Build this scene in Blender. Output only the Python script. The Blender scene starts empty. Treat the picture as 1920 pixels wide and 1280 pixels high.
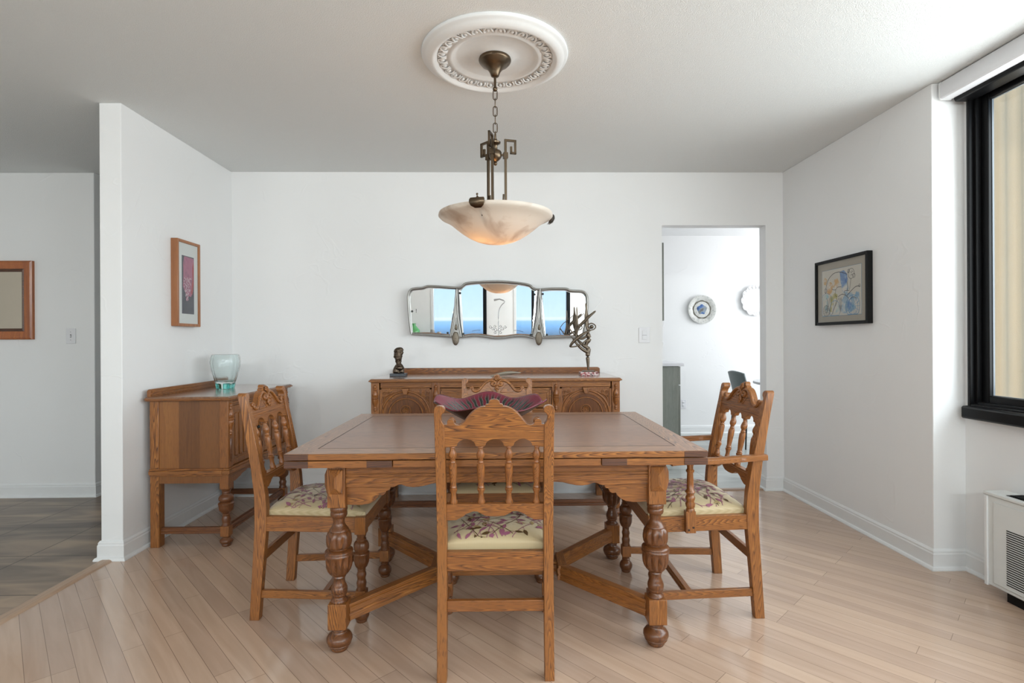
import bpy, math, random
from mathutils import Vector, Matrix
random.seed(7)
sc = bpy.context.scene
COL = sc.collection
PI = math.pi
R = math.radians

# ------------------------------------------------------------------ camera
CZ = 1.16; YAW = R(1.09); ROLL = 0.005
cd = bpy.data.cameras.new('camera'); cam = bpy.data.objects.new('camera', cd); COL.objects.link(cam)
cd.sensor_width = 36; cd.lens = 18.75; cd.shift_y = -2/1920; cd.clip_start = .02; cd.clip_end = 500
_f = Vector((math.sin(YAW), math.cos(YAW), 0)); _r = Vector((math.cos(YAW), -math.sin(YAW), 0)); _u = Vector((0, 0, 1))
_c, _s = math.cos(ROLL), math.sin(ROLL)
_r2 = _r*_c - _u*_s; _u2 = _r*_s + _u*_c
M = Matrix((_r2, _u2, -_f)).transposed().to_4x4(); M.translation = (0, 0, CZ)
cam.matrix_world = M
sc.camera = cam

def at(px, py, y):
    """world x, z of the point seen at a pixel on the wall-parallel plane y"""
    u = px-960.; v = -(py-638.)
    X = u*_c+v*_s; Z = -u*_s+v*_c; Y = 1000.
    wx = X*math.cos(YAW)+Y*math.sin(YAW); wy = -X*math.sin(YAW)+Y*math.cos(YAW)
    t = y/wy
    return wx*t, CZ+Z*t

# ------------------------------------------------------------------ world
w = bpy.data.worlds.new('world'); sc.world = w; w.use_nodes = True
nt = w.node_tree; N = nt.nodes; L = nt.links; N.clear()
tc = N.new('ShaderNodeTexCoord'); sp = N.new('ShaderNodeSeparateXYZ'); L.new(tc.outputs['Generated'], sp.inputs[0])
mr = N.new('ShaderNodeMapRange'); mr.inputs[1].default_value = -.25; mr.inputs[2].default_value = .5
L.new(sp.outputs[2], mr.inputs[0])
cr = N.new('ShaderNodeValToRGB'); L.new(mr.outputs[0], cr.inputs[0])
els = cr.color_ramp.elements
def hx(r, g, b):
    f = lambda c: (c/255/12.92 if c/255 <= .04045 else ((c/255+.055)/1.055)**2.4)
    return (f(r), f(g), f(b), 1)
els[0].position = 0; els[0].color = hx(96, 116, 140)
els[1].position = 1; els[1].color = hx(150, 205, 252)
for p, c in ((.26, (96, 118, 140)), (.295, (112, 136, 160)), (.306, (122, 160, 205)), (.320, (136, 186, 238)), (.333, (160, 204, 246)), (.3375, (238, 246, 254)), (.344, (208, 231, 253)), (.5, (178, 219, 254))):
    e = els.new(p); e.color = hx(*c)
bgn = N.new('ShaderNodeBackground'); bgn.inputs[1].default_value = .92; L.new(cr.outputs[0], bgn.inputs[0])
wo = N.new('ShaderNodeOutputWorld'); L.new(bgn.outputs[0], wo.inputs[0])

# ------------------------------------------------------------------ daylight at the windows and an added rear left fill
def area(name, loc, rot, sx, sy, power, col=(1, 1, 1), spread=180):
    d = bpy.data.lights.new(name, 'AREA'); d.shape = 'RECTANGLE'; d.size = sx; d.size_y = sy
    d.energy = power; d.color = col; d.spread = R(spread)
    o = bpy.data.objects.new(name, d); COL.objects.link(o); o.location = loc; o.rotation_euler = rot
    return o
DAY = (.975, .988, 1.0)
area('daylight_right_window', (2.52, 1.15, 1.6), (0, R(90), 0), 1.4, 2.7, 54, DAY)
area('daylight_right_near_window', (2.52, -1.5, 1.5), (0, R(90), 0), 1.5, 1.8, 58, DAY)
area('daylight_rear_window', (-.85, -2.72, 2.27), (R(90), 0, 0), 1.0, .16, 29, DAY)
area('daylight_rear_right_window', (.80, -2.72, 2.27), (R(90), 0, 0), 1.0, .16, 29, DAY)
area('added_fill_rear_left', (-3.1, -2.72, 1.5), (R(90), 0, 0), 1.7, 1.5, 28, (1, .97, .93))  # added fill lamp, placed outside the mirror's view; its window is invented
area('daylight_kitchen_window', (4.50, 5.5, 1.6), (0, R(90), 0), 1.4, 1.6, 42, DAY)
sd_ = bpy.data.lights.new('sun', 'SUN'); sd_.energy = 2.6; sd_.angle = R(3); sd_.color = (1, .93, .82)
so_ = bpy.data.objects.new('sun', sd_); COL.objects.link(so_); so_.rotation_euler = Vector((.32, .40, -1)).to_track_quat('-Z', 'Y').to_euler(); so_.location = (2, -3, 6)
sc.view_settings.view_transform = 'Standard'; sc.view_settings.look = 'None'
sc.view_settings.gamma = 1; sc.view_settings.use_curve_mapping = False
sc.view_settings.exposure = 0.62

# ------------------------------------------------------------------ materials
def mat(name):
    m = bpy.data.materials.new(name); m.use_nodes = True
    return m, m.node_tree.nodes, m.node_tree.links, m.node_tree.nodes['Principled BSDF']
def plain(name, col, rough=.5, metal=0, bump=None, coat=0, spec=.5):
    m, n, l, b = mat(name)
    b.inputs['Base Color'].default_value = col if len(col) == 4 else (*col, 1)
    b.inputs['Roughness'].default_value = rough; b.inputs['Metallic'].default_value = metal
    b.inputs['Coat Weight'].default_value = coat; b.inputs['Specular IOR Level'].default_value = spec
    t = n.new('ShaderNodeTexCoord')
    nz = n.new('ShaderNodeTexNoise'); l.new(t.outputs['Object'], nz.inputs[0])
    nz.inputs['Scale'].default_value = bump[0] if bump else 18
    nz.inputs['Detail'].default_value = 4
    mx = n.new('ShaderNodeMix'); mx.data_type = 'RGBA'; mx.blend_type = 'MULTIPLY'
    mx.inputs[0].default_value = .06
    mx.inputs[6].default_value = b.inputs['Base Color'].default_value
    l.new(nz.outputs['Fac'], mx.inputs[7]); l.new(mx.outputs[2], b.inputs['Base Color'])
    if bump:
        bp = n.new('ShaderNodeBump'); bp.inputs['Strength'].default_value = bump[1]; bp.inputs['Distance'].default_value = bump[2]
        l.new(nz.outputs['Fac'], bp.inputs['Height']); l.new(bp.outputs[0], b.inputs['Normal'])
    return m
def oak(name, axis, light, mid, dark, rough=.40, ring=90, lo=.42, amount=.78, coat=.10):
    """oak with cathedral grain running along one object axis"""
    m, n, l, b = mat(name)
    t = n.new('ShaderNodeTexCoord'); mp = n.new('ShaderNodeMapping'); l.new(t.outputs['Object'], mp.inputs[0])
    s = [1, 1, 1]; s[axis] = .05; mp.inputs['Scale'].default_value = s
    oi = n.new('ShaderNodeObjectInfo'); mu = n.new('ShaderNodeVectorMath'); mu.operation = 'SCALE'
    l.new(oi.outputs['Location'], mu.inputs[0]); mu.inputs['Scale'].default_value = 0.37
    ad = n.new('ShaderNodeVectorMath'); l.new(mp.outputs[0], ad.inputs[0]); l.new(mu.outputs[0], ad.inputs[1])
    n1 = n.new('ShaderNodeTexNoise'); n1.inputs['Scale'].default_value = 8; n1.inputs['Detail'].default_value = 2; n1.inputs['Distortion'].default_value = .4
    l.new(ad.outputs[0], n1.inputs[0])
    m1 = n.new('ShaderNodeMath'); m1.operation = 'MULTIPLY'; m1.inputs[1].default_value = ring; l.new(n1.outputs['Fac'], m1.inputs[0])
    n2 = n.new('ShaderNodeTexNoise'); n2.inputs['Scale'].default_value = 120; n2.inputs['Detail'].default_value = 3
    l.new(ad.outputs[0], n2.inputs[0])
    m2 = n.new('ShaderNodeMath'); m2.operation = 'MULTIPLY_ADD'; m2.inputs[1].default_value = .9; l.new(n2.outputs['Fac'], m2.inputs[0]); l.new(m1.outputs[0], m2.inputs[2])
    m3 = n.new('ShaderNodeMath'); m3.operation = 'FRACT'; l.new(m2.outputs[0], m3.inputs[0])
    c1 = n.new('ShaderNodeValToRGB'); l.new(m3.outputs[0], c1.inputs[0])
    e = c1.color_ramp.elements
    e[0].position = 0; e[0].color = (*light, 1); e[1].position = 1; e[1].color = (*light, 1)
    k = e.new(lo); k.color = (*mid, 1); k = e.new(.70); k.color = (*[(p+q)/2 for p, q in zip(mid, dark)], 1)
    k = e.new(.80); k.color = (*dark, 1); k = e.new(.88); k.color = (*mid, 1)
    # slow tone variation and fine pores
    n3 = n.new('ShaderNodeTexNoise'); n3.inputs['Scale'].default_value = 3; l.new(ad.outputs[0], n3.inputs[0])
    mx0 = n.new('ShaderNodeMix'); mx0.data_type = 'RGBA'
    n5 = n.new('ShaderNodeTexNoise'); n5.inputs['Scale'].default_value = 11; l.new(ad.outputs[0], n5.inputs[0])
    r5 = n.new('ShaderNodeMapRange'); r5.inputs[1].default_value = .36; r5.inputs[2].default_value = .62; r5.inputs[3].default_value = min(1, 1-amount+.42); r5.inputs[4].default_value = max(0, 1-amount-.12); l.new(n5.outputs['Fac'], r5.inputs[0]); l.new(r5.outputs[0], mx0.inputs[0])
    l.new(c1.outputs[0], mx0.inputs[6]); mx0.inputs[7].default_value = (*mid, 1)
    mx = n.new('ShaderNodeMix'); mx.data_type = 'RGBA'; mx.blend_type = 'MULTIPLY'
    r3 = n.new('ShaderNodeMapRange'); r3.inputs[1].default_value = .35; r3.inputs[2].default_value = .7; r3.inputs[3].default_value = 0; r3.inputs[4].default_value = .6
    l.new(n3.outputs['Fac'], r3.inputs[0]); l.new(r3.outputs[0], mx.inputs[0]); l.new(mx0.outputs[2], mx.inputs[6]); mx.inputs[7].default_value = (.66, .56, .48, 1)
    n4 = n.new('ShaderNodeTexNoise'); n4.inputs['Scale'].default_value = 420; n4.inputs['Detail'].default_value = 1; l.new(ad.outputs[0], n4.inputs[0])
    r4 = n.new('ShaderNodeMapRange'); r4.inputs[1].default_value = .56; r4.inputs[2].default_value = .68; r4.inputs[4].default_value = .55
    l.new(n4.outputs['Fac'], r4.inputs[0])
    mx2 = n.new('ShaderNodeMix'); mx2.data_type = 'RGBA'; l.new(r4.outputs[0], mx2.inputs[0]); l.new(mx.outputs[2], mx2.inputs[6]); mx2.inputs[7].default_value = (*dark, 1)
    l.new(mx2.outputs[2], b.inputs['Base Color'])
    b.inputs['Roughness'].default_value = rough; b.inputs['Coat Weight'].default_value = coat; b.inputs['Coat Roughness'].default_value = .22
    bp = n.new('ShaderNodeBump'); bp.inputs['Strength'].default_value = .12; bp.inputs['Distance'].default_value = .001; l.new(n2.outputs['Fac'], bp.inputs['Height']); l.new(bp.outputs[0], b.inputs['Normal'])
    return m
OL, OM, OD = (.445, .182, .042), (.285, .102, .022), (.050, .018, .007)
DL, DM, DD = (.24, .088, .026), (.16, .056, .018), (.05, .018, .008)
OAK = [oak('oak_grain_x', 0, OL, OM, OD), oak('oak_grain_y', 1, OL, OM, OD), oak('oak_grain_z', 2, OL, OM, OD)]
DOAK = [oak('dark_oak_x', 0, DL, DM, DD), oak('dark_oak_y', 1, DL, DM, DD), oak('dark_oak_z', 2, DL, DM, DD, rough=.33)]
SOAK = oak('spindle_oak', 2, (.42, .17, .044), (.28, .10, .026), (.06, .022, .009), rough=.32)
MOAK = oak('turned_oak', 2, (.26, .098, .027), (.15, .052, .016), (.035, .013, .006), rough=.30)
TOPX = oak('tabletop_veneer', 0, (.36, .165, .075), (.27, .115, .05), (.055, .022, .012), rough=.3, ring=70, amount=.75, coat=.18)
TOPY = oak('tabletop_end_board', 1, (.45, .225, .10), (.34, .155, .066), (.05, .02, .01), rough=.3, ring=90, amount=.9, coat=.18)
TOPB = oak('tabletop_edge_board', 0, (.45, .225, .10), (.34, .155, .066), (.05, .02, .01), rough=.3, ring=90, amount=.9, coat=.18)
SBTOP = oak('sideboard_top', 0, (.36, .19, .10), (.30, .15, .075), (.2, .09, .045), rough=.16, ring=14, amount=.6, coat=.9)
ENDG = oak('end_grain_oak', 0, (.16, .065, .03), (.10, .04, .022), (.035, .018, .012), ring=40)
PANEL = oak('plain_oak_panel', 2, (.26, .105, .026), (.22, .085, .021), (.13, .046, .012), ring=10, amount=.5)
PANEL2 = oak('dark_oak_panel', 2, (.21, .085, .022), (.17, .065, .017), (.10, .036, .01), ring=10, amount=.5)
PANEL3 = oak('light_oak_panel', 2, (.33, .14, .034), (.28, .11, .027), (.17, .06, .016), ring=10, amount=.5)
INLAY = plain('dark_inlay', (.03, .015, .01), .4)
WHITE = plain('white_wall_paint', (.80, .80, .80), .65)
def wallmat(name, col):
    m, n, l, b = mat(name); b.inputs['Roughness'].default_value = .6
    t = n.new('ShaderNodeTexCoord')
    a = n.new('ShaderNodeTexNoise'); a.inputs['Scale'].default_value = 2.2; a.inputs['Detail'].default_value = 3; a.inputs['Distortion'].default_value = .5; l.new(t.outputs['Object'], a.inputs[0])
    m1 = n.new('ShaderNodeMath'); m1.operation = 'PINGPONG'; m1.inputs[1].default_value = .09; l.new(a.outputs['Fac'], m1.inputs[0])
    m2 = n.new('ShaderNodeMapRange'); m2.inputs[1].default_value = 0; m2.inputs[2].default_value = .012; m2.inputs[3].default_value = 1; m2.inputs[4].default_value = 0; l.new(m1.outputs[0], m2.inputs[0])
    mk = n.new('ShaderNodeTexNoise'); mk.inputs['Scale'].default_value = 3.1; l.new(t.outputs['Object'], mk.inputs[0])
    mr_ = n.new('ShaderNodeMapRange'); mr_.inputs[1].default_value = .52; mr_.inputs[2].default_value = .62; l.new(mk.outputs['Fac'], mr_.inputs[0])
    m3 = n.new('ShaderNodeMath'); m3.operation = 'MULTIPLY'; l.new(m2.outputs[0], m3.inputs[0]); l.new(mr_.outputs[0], m3.inputs[1])
    f = n.new('ShaderNodeTexNoise'); f.inputs['Scale'].default_value = 30; f.inputs['Detail'].default_value = 4; l.new(t.outputs['Object'], f.inputs[0])
    m4 = n.new('ShaderNodeMath'); m4.operation = 'MULTIPLY_ADD'; m4.inputs[1].default_value = .35; l.new(f.outputs['Fac'], m4.inputs[0]); l.new(m3.outputs[0], m4.inputs[2])
    bp = n.new('ShaderNodeBump'); bp.inputs['Strength'].default_value = .4; bp.inputs['Distance'].default_value = .0022
    l.new(m4.outputs[0], bp.inputs['Height']); l.new(bp.outputs[0], b.inputs['Normal'])
    mx = n.new('ShaderNodeMix'); mx.data_type = 'RGBA'; mx.inputs[6].default_value = (*col, 1); mx.inputs[7].default_value = (*[c*.97 for c in col], 1)
    l.new(mk.outputs['Fac'], mx.inputs[0]); l.new(mx.outputs[2], b.inputs['Base Color'])
    return m
WALL = wallmat('skip_trowel_wall', (.83, .832, .83))
TRIM = plain('white_trim_paint', (.80, .81, .81), .35)
CEIL = plain('popcorn_ceiling', (.79, .81, .805), .9, bump=(230, .9, .003))
MEDAL = plain('plaster_white', (.75, .765, .765), .55, bump=(60, .2, .001))

def floormat():
    m, n, l, b = mat('pale_plank_floor')
    t = n.new('ShaderNodeTexCoord'); mp = n.new('ShaderNodeMapping'); mp.inputs['Rotation'].default_value = (0, 0, R(47)); l.new(t.outputs['Object'], mp.inputs[0])
    br = n.new('ShaderNodeTexBrick'); l.new(mp.outputs[0], br.inputs[0])
    br.inputs['Scale'].default_value = 1; br.inputs['Brick Width'].default_value = .82; br.inputs['Row Height'].default_value = .0675
    br.inputs['Mortar Size'].default_value = .0009; br.inputs['Mortar Smooth'].default_value = 0; br.offset = .37; br.offset_frequency = 3; br.squash = 1.25; br.squash_frequency = 4
    br.inputs['Color1'].default_value = (.50, .352, .265, 1); br.inputs['Color2'].default_value = (.60, .43, .315, 1); br.inputs['Mortar'].default_value = (.27, .18, .13, 1)
    mp2 = n.new('ShaderNodeMapping'); mp2.inputs['Scale'].default_value = (.08, 1, 1); l.new(mp.outputs[0], mp2.inputs[0])
    a = n.new('ShaderNodeTexNoise'); a.inputs['Scale'].default_value = 26; a.inputs['Detail'].default_value = 5; a.inputs['Distortion'].default_value = .8; l.new(mp2.outputs[0], a.inputs[0])
    c = n.new('ShaderNodeValToRGB'); c.color_ramp.elements[0].position = .3; c.color_ramp.elements[0].color = (.88, .86, .84, 1); c.color_ramp.elements[1].position = .65; c.color_ramp.elements[1].color = (1, 1, 1, 1); l.new(a.outputs['Fac'], c.inputs[0])
    mx = n.new('ShaderNodeMix'); mx.data_type = 'RGBA'; mx.blend_type = 'MULTIPLY'; mx.inputs[0].default_value = 1; l.new(br.outputs['Color'], mx.inputs[6]); l.new(c.outputs[0], mx.inputs[7])
    l.new(mx.outputs[2], b.inputs['Base Color'])
    b.inputs['Roughness'].default_value = .2; b.inputs['Coat Weight'].default_value = .5; b.inputs['Coat Roughness'].default_value = .12
    bp = n.new('ShaderNodeBump'); bp.inputs['Strength'].default_value = .4; bp.inputs['Distance'].default_value = .0006; bp.invert = True; l.new(br.outputs['Fac'], bp.inputs['Height']); l.new(bp.outputs[0], b.inputs['Normal'])
    return m
def tilemat(name, c1, c2, cd_, grout, size, ox, oy, rough):
    m, n, l, b = mat(name)
    t = n.new('ShaderNodeTexCoord'); mp = n.new('ShaderNodeMapping'); mp.inputs['Location'].default_value = (ox, oy, 0); l.new(t.outputs['Object'], mp.inputs[0])
    br = n.new('ShaderNodeTexBrick'); l.new(mp.outputs[0], br.inputs[0]); br.offset = 0; br.squash = 1
    br.inputs['Scale'].default_value = 1; br.inputs['Brick Width'].default_value = size; br.inputs['Row Height'].default_value = size; br.inputs['Mortar Size'].default_value = .003; br.inputs['Mortar Smooth'].default_value = 0
    br.inputs['Color1'].default_value = (1, 1, 1, 1); br.inputs['Color2'].default_value = (.86, .86, .86, 1); br.inputs['Mortar'].default_value = grout
    mp2 = n.new('ShaderNodeMapping'); mp2.inputs['Rotation'].default_value = (0, 0, R(-35)); mp2.inputs['Scale'].default_value = (1.0, 4.5, 1); l.new(t.outputs['Object'], mp2.inputs[0])
    a = n.new('ShaderNodeTexNoise'); a.inputs['Scale'].default_value = 1.6; a.inputs['Detail'].default_value = 8; a.inputs['Distortion'].default_value = .7; l.new(mp2.outputs[0], a.inputs[0])
    c = n.new('ShaderNodeValToRGB'); e = c.color_ramp.elements; e[0].position = .32; e[0].color = c1; e[1].position = .68; e[1].color = c2; k = e.new(.5); k.color = cd_; l.new(a.outputs['Fac'], c.inputs[0])
    mx = n.new('ShaderNodeMix'); mx.data_type = 'RGBA'; mx.blend_type = 'MULTIPLY'; mx.inputs[0].default_value = 1; l.new(br.outputs['Color'], mx.inputs[7]); l.new(c.outputs[0], mx.inputs[6]); l.new(mx.outputs[2], b.inputs['Base Color'])
    b.inputs['Roughness'].default_value = rough
    return m
FLOOR = floormat()
SLATE = tilemat('brown_slate_tile', (.115, .085, .068, 1), (.40, .29, .20, 1), (.24, .18, .132, 1), (.13, .11, .1, 1), .455, 3.03, -.22, .34)
KTILE = tilemat('grey_kitchen_tile', (.36, .38, .36, 1), (.58, .60, .57, 1), (.48, .50, .48, 1), (.6, .6, .6, 1), .6, .1, .2, .3)
STRIP = oak('threshold_wood', 1, (.60, .45, .33), (.55, .40, .29), (.44, .31, .22), ring=12, amount=.6)
BLACK = plain('black_painted_metal', (.004, .004, .0045), .38, spec=.2)
BLACKM = plain('black_picture_frame', (.004, .004, .004), .5, spec=.25)
BEAD = plain('grey_glazing_bead', (.16, .18, .2), .4)
NICKEL = plain('brushed_aluminium', (.35, .36, .37), .3, 1)
STUCCO = plain('beige_ribbed_concrete', (.64, .465, .30), .9, bump=(160, .45, .003))
BRONZE = plain('antique_bronze', (.135, .098, .065), .32, 1, bump=(25, .1, .001))
PEWTER = plain('aged_pewter', (.34, .33, .31), .36, 1, bump=(120, .3, .001))
PEWTERD = plain('cast_pewter_ornament', (.26, .225, .18), .45, 1, bump=(200, 1, .003))
MIRROR = plain('mirror_glass', (.93, .94, .95), .0, 1)
HMIRROR = plain('hall_mirror_glass', (.60, .53, .43), .03, 1)  # brown tint puts the reflected curtains into the glass colour
STAT = plain('dark_cast_bronze', (.095, .07, .05), .36, .9, bump=(60, .8, .004))
STAT2 = plain('brown_cast_bronze', (.17, .135, .10), .38, .9, bump=(90, .8, .003))
MARB = plain('dark_slate_base', (.05, .055, .065), .3)
def speckle(name, cols, scale):
    m, n, l, b = mat(name); t = n.new('ShaderNodeTexCoord'); v = n.new('ShaderNodeTexNoise'); v.inputs['Scale'].default_value = scale; v.inputs['Detail'].default_value = 3; l.new(t.outputs['Object'], v.inputs[0])
    c = n.new('ShaderNodeValToRGB'); c.color_ramp.interpolation = 'LINEAR'; e = c.color_ramp.elements
    e[0].position = .35; e[0].color = (*cols[0], 1); e[1].position = .65; e[1].color = (*cols[-1], 1)
    for i, q in enumerate(cols[1:-1]):
        k = e.new(.35+.3*(i+1)/(len(cols)-1)); k.color = (*q, 1)
    l.new(v.outputs['Fac'], c.inputs[0]); l.new(c.outputs[0], b.inputs['Base Color']); b.inputs['Roughness'].default_value = .3
    return m
REDM = speckle('red_veined_marble', [(.06, .03, .03), (.4, .08, .08), (.65, .6, .58), (.16, .08, .08)], 60)
GREYM = speckle('grey_patterned_glaze', [(.5, .5, .47), (.62, .62, .59), (.42, .43, .41)], 30)
def glassmat(name, tint, mixv=.06):
    m, n, l, b = mat(name); n.remove(b)
    tr = n.new('ShaderNodeBsdfTransparent'); tr.inputs[0].default_value = (*tint, 1)
    g = n.new('ShaderNodeBsdfGlossy'); g.inputs['Roughness'].default_value = .02
    lw = n.new('ShaderNodeLayerWeight'); pw = n.new('ShaderNodeMath'); pw.operation = 'POWER'; pw.inputs[1].default_value = 5; l.new(lw.outputs['Facing'], pw.inputs[0])
    fr = n.new('ShaderNodeMath'); fr.operation = 'MULTIPLY_ADD'; fr.inputs[1].default_value = .9; fr.inputs[2].default_value = .025; l.new(pw.outputs[0], fr.inputs[0])
    mx = n.new('ShaderNodeMixShader'); l.new(fr.outputs[0], mx.inputs[0]); l.new(tr.outputs[0], mx.inputs[1]); l.new(g.outputs[0], mx.inputs[2])
    l.new(mx.outputs[0], n['Material Output'].inputs[0]); return m
PANE = glassmat('clear_window_glass', (.96, .98, .97))
PICGLASS = glassmat('picture_glass', (.98, .98, .98))
def aqua(name, col, rough):
    m, n, l, b = mat(name)
    b.inputs['Base Color'].default_value = (*col, 1); b.inputs['Transmission Weight'].default_value = 1; b.inputs['Roughness'].default_value = rough; b.inputs['IOR'].default_value = 1.35
    t = n.new('ShaderNodeTexCoord'); a = n.new('ShaderNodeTexNoise'); a.inputs['Scale'].default_value = 60; l.new(t.outputs['Object'], a.inputs[0])
    bp = n.new('ShaderNodeBump'); bp.inputs['Strength'].default_value = .3; bp.inputs['Distance'].default_value = .002; l.new(a.outputs['Fac'], bp.inputs['Height']); l.new(bp.outputs[0], b.inputs['Normal'])
    return m
AQUA = aqua('pale_aqua_glass', (.93, .985, .98), .16)
AQUAB = aqua('deep_aqua_glass', (.30, .78, .74), .08)
def fabric():
    m, n, l, b = mat('beige_damask'); t = n.new('ShaderNodeTexCoord')
    wv = n.new('ShaderNodeTexWave'); wv.inputs['Scale'].default_value = 90; wv.bands_direction = 'X'; wv.inputs['Distortion'].default_value = .6; l.new(t.outputs['Object'], wv.inputs[0])
    c = n.new('ShaderNodeValToRGB'); c.color_ramp.elements[0].color = (.45, .35, .19, 1); c.color_ramp.elements[1].color = (.53, .42, .245, 1); l.new(wv.outputs['Fac'], c.inputs[0]); l.new(c.outputs[0], b.inputs['Base Color'])
    b.inputs['Roughness'].default_value = .55; b.inputs['Sheen Weight'].default_value = .3
    return m
FAB = fabric()
MAUVE = plain('mauve_leaf_thread', (.30, .105, .16), .5); OLIVE = plain('olive_leaf_thread', (.10, .055, .02), .5); TAN = plain('tan_leaf_thread', (.36, .26, .12), .5)
def alabaster():
    m, n, l, b = mat('alabaster_glass'); t = n.new('ShaderNodeTexCoord')
    a = n.new('ShaderNodeTexNoise'); a.inputs['Scale'].default_value = 5; a.inputs['Detail'].default_value = 5; a.inputs['Distortion'].default_value = 1.2; l.new(t.outputs['Object'], a.inputs[0])
    c = n.new('ShaderNodeValToRGB'); e = c.color_ramp.elements; e[0].position = .28; e[0].color = (.52, .40, .30, 1); e[1].position = .48; e[1].color = (.86, .80, .72, 1); l.new(a.outputs['Fac'], c.inputs[0])
    l.new(c.outputs[0], b.inputs['Base Color']); b.inputs['Roughness'].default_value = .3
    tl = n.new('ShaderNodeBsdfTranslucent'); l.new(c.outputs[0], tl.inputs[0]); mx = n.new('ShaderNodeMixShader'); mx.inputs[0].default_value = .42
    l.new(b.outputs[0], mx.inputs[1]); l.new(tl.outputs[0], mx.inputs[2]); l.new(mx.outputs[0], n['Material Output'].inputs[0]); return m
ALAB = alabaster()
def bowlmat():
    m, n, l, b = mat('burgundy_and_black_glaze'); t = n.new('ShaderNodeTexCoord'); s = n.new('ShaderNodeSeparateXYZ'); l.new(t.outputs['Object'], s.inputs[0])
    a = n.new('ShaderNodeMath'); a.operation = 'ARCTAN2'; l.new(s.outputs[1], a.inputs[0]); l.new(s.outputs[0], a.inputs[1])
    nz = n.new('ShaderNodeTexNoise'); nz.inputs['Scale'].default_value = 16; nz.inputs['Detail'].default_value = 3; l.new(t.outputs['Object'], nz.inputs[0])
    a2 = n.new('ShaderNodeMath'); a2.operation = 'MULTIPLY_ADD'; a2.inputs[1].default_value = 7; l.new(nz.outputs['Fac'], a2.inputs[0])
    a3 = n.new('ShaderNodeMath'); a3.operation = 'MULTIPLY'; a3.inputs[1].default_value = 38; l.new(a.outputs[0], a3.inputs[0]); l.new(a3.outputs[0], a2.inputs[2])
    a4 = n.new('ShaderNodeMath'); a4.operation = 'SINE'; l.new(a2.outputs[0], a4.inputs[0])
    c = n.new('ShaderNodeValToRGB'); e = c.color_ramp.elements; e[0].position = .3; e[0].color = (.02, .025, .02, 1); e[1].position = .62; e[1].color = (.12, .016, .026, 1); k = e.new(.48); k.color = (.15, .16, .155, 1)
    r = n.new('ShaderNodeMapRange'); r.inputs[1].default_value = -1; r.inputs[2].default_value = 1; l.new(a4.outputs[0], r.inputs[0]); l.new(r.outputs[0], c.inputs[0])
    ln = n.new('ShaderNodeVectorMath'); ln.operation = 'LENGTH'; l.new(t.outputs['Object'], ln.inputs[0])
    rr = n.new('ShaderNodeMapRange'); rr.inputs[1].default_value = .215; rr.inputs[2].default_value = .25; l.new(ln.outputs['Value'], rr.inputs[0])
    mx = n.new('ShaderNodeMix'); mx.data_type = 'RGBA'; l.new(rr.outputs[0], mx.inputs[0]); l.new(c.outputs[0], mx.inputs[6]); mx.inputs[7].default_value = (.17, .024, .042, 1)
    l.new(mx.outputs[2], b.inputs['Base Color']); b.inputs['Roughness'].default_value = .22; return m
BOWL = bowlmat()
BOWLU = plain('dark_brown_glaze', (.045, .018, .013), .25)
REDWOOD = oak('reddish_frame_wood', 2, (.52, .17, .035), (.42, .12, .022), (.24, .06, .012), ring=10, amount=.6, rough=.3, coat=.5)
BROWNF = oak('orange_frame_wood', 2, (.42, .18, .075), (.36, .145, .055), (.25, .09, .03), ring=12, amount=.6)
PAPER = plain('cream_paper', (.62, .59, .51), .8); MATB = plain('white_mat_board', (.72, .75, .73), .8); MATG = plain('taupe_mat_board', (.40, .36, .29), .8)
PLAST = plain('white_plastic', (.78, .78, .80), .35); PLASTS = plain('grey_slot', (.12, .12, .13), .4)
UNITW = plain('off_white_enamel', (.75, .77, .755), .4); DGREEN = plain('dark_grey_upholstery', (.12, .15, .15), .5)
CABG = oak('grey_stained_wood', 2, (.27, .285, .25), (.23, .245, .215), (.16, .17, .15), ring=12, amount=.5)
IRON = plain('dark_iron', (.04, .045, .045), .4, .6)
BLUEG = speckle('blue_centre_glaze', [(.02, .05, .14), (.05, .14, .38), (.22, .26, .28), (.10, .09, .08)], 14)

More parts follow.
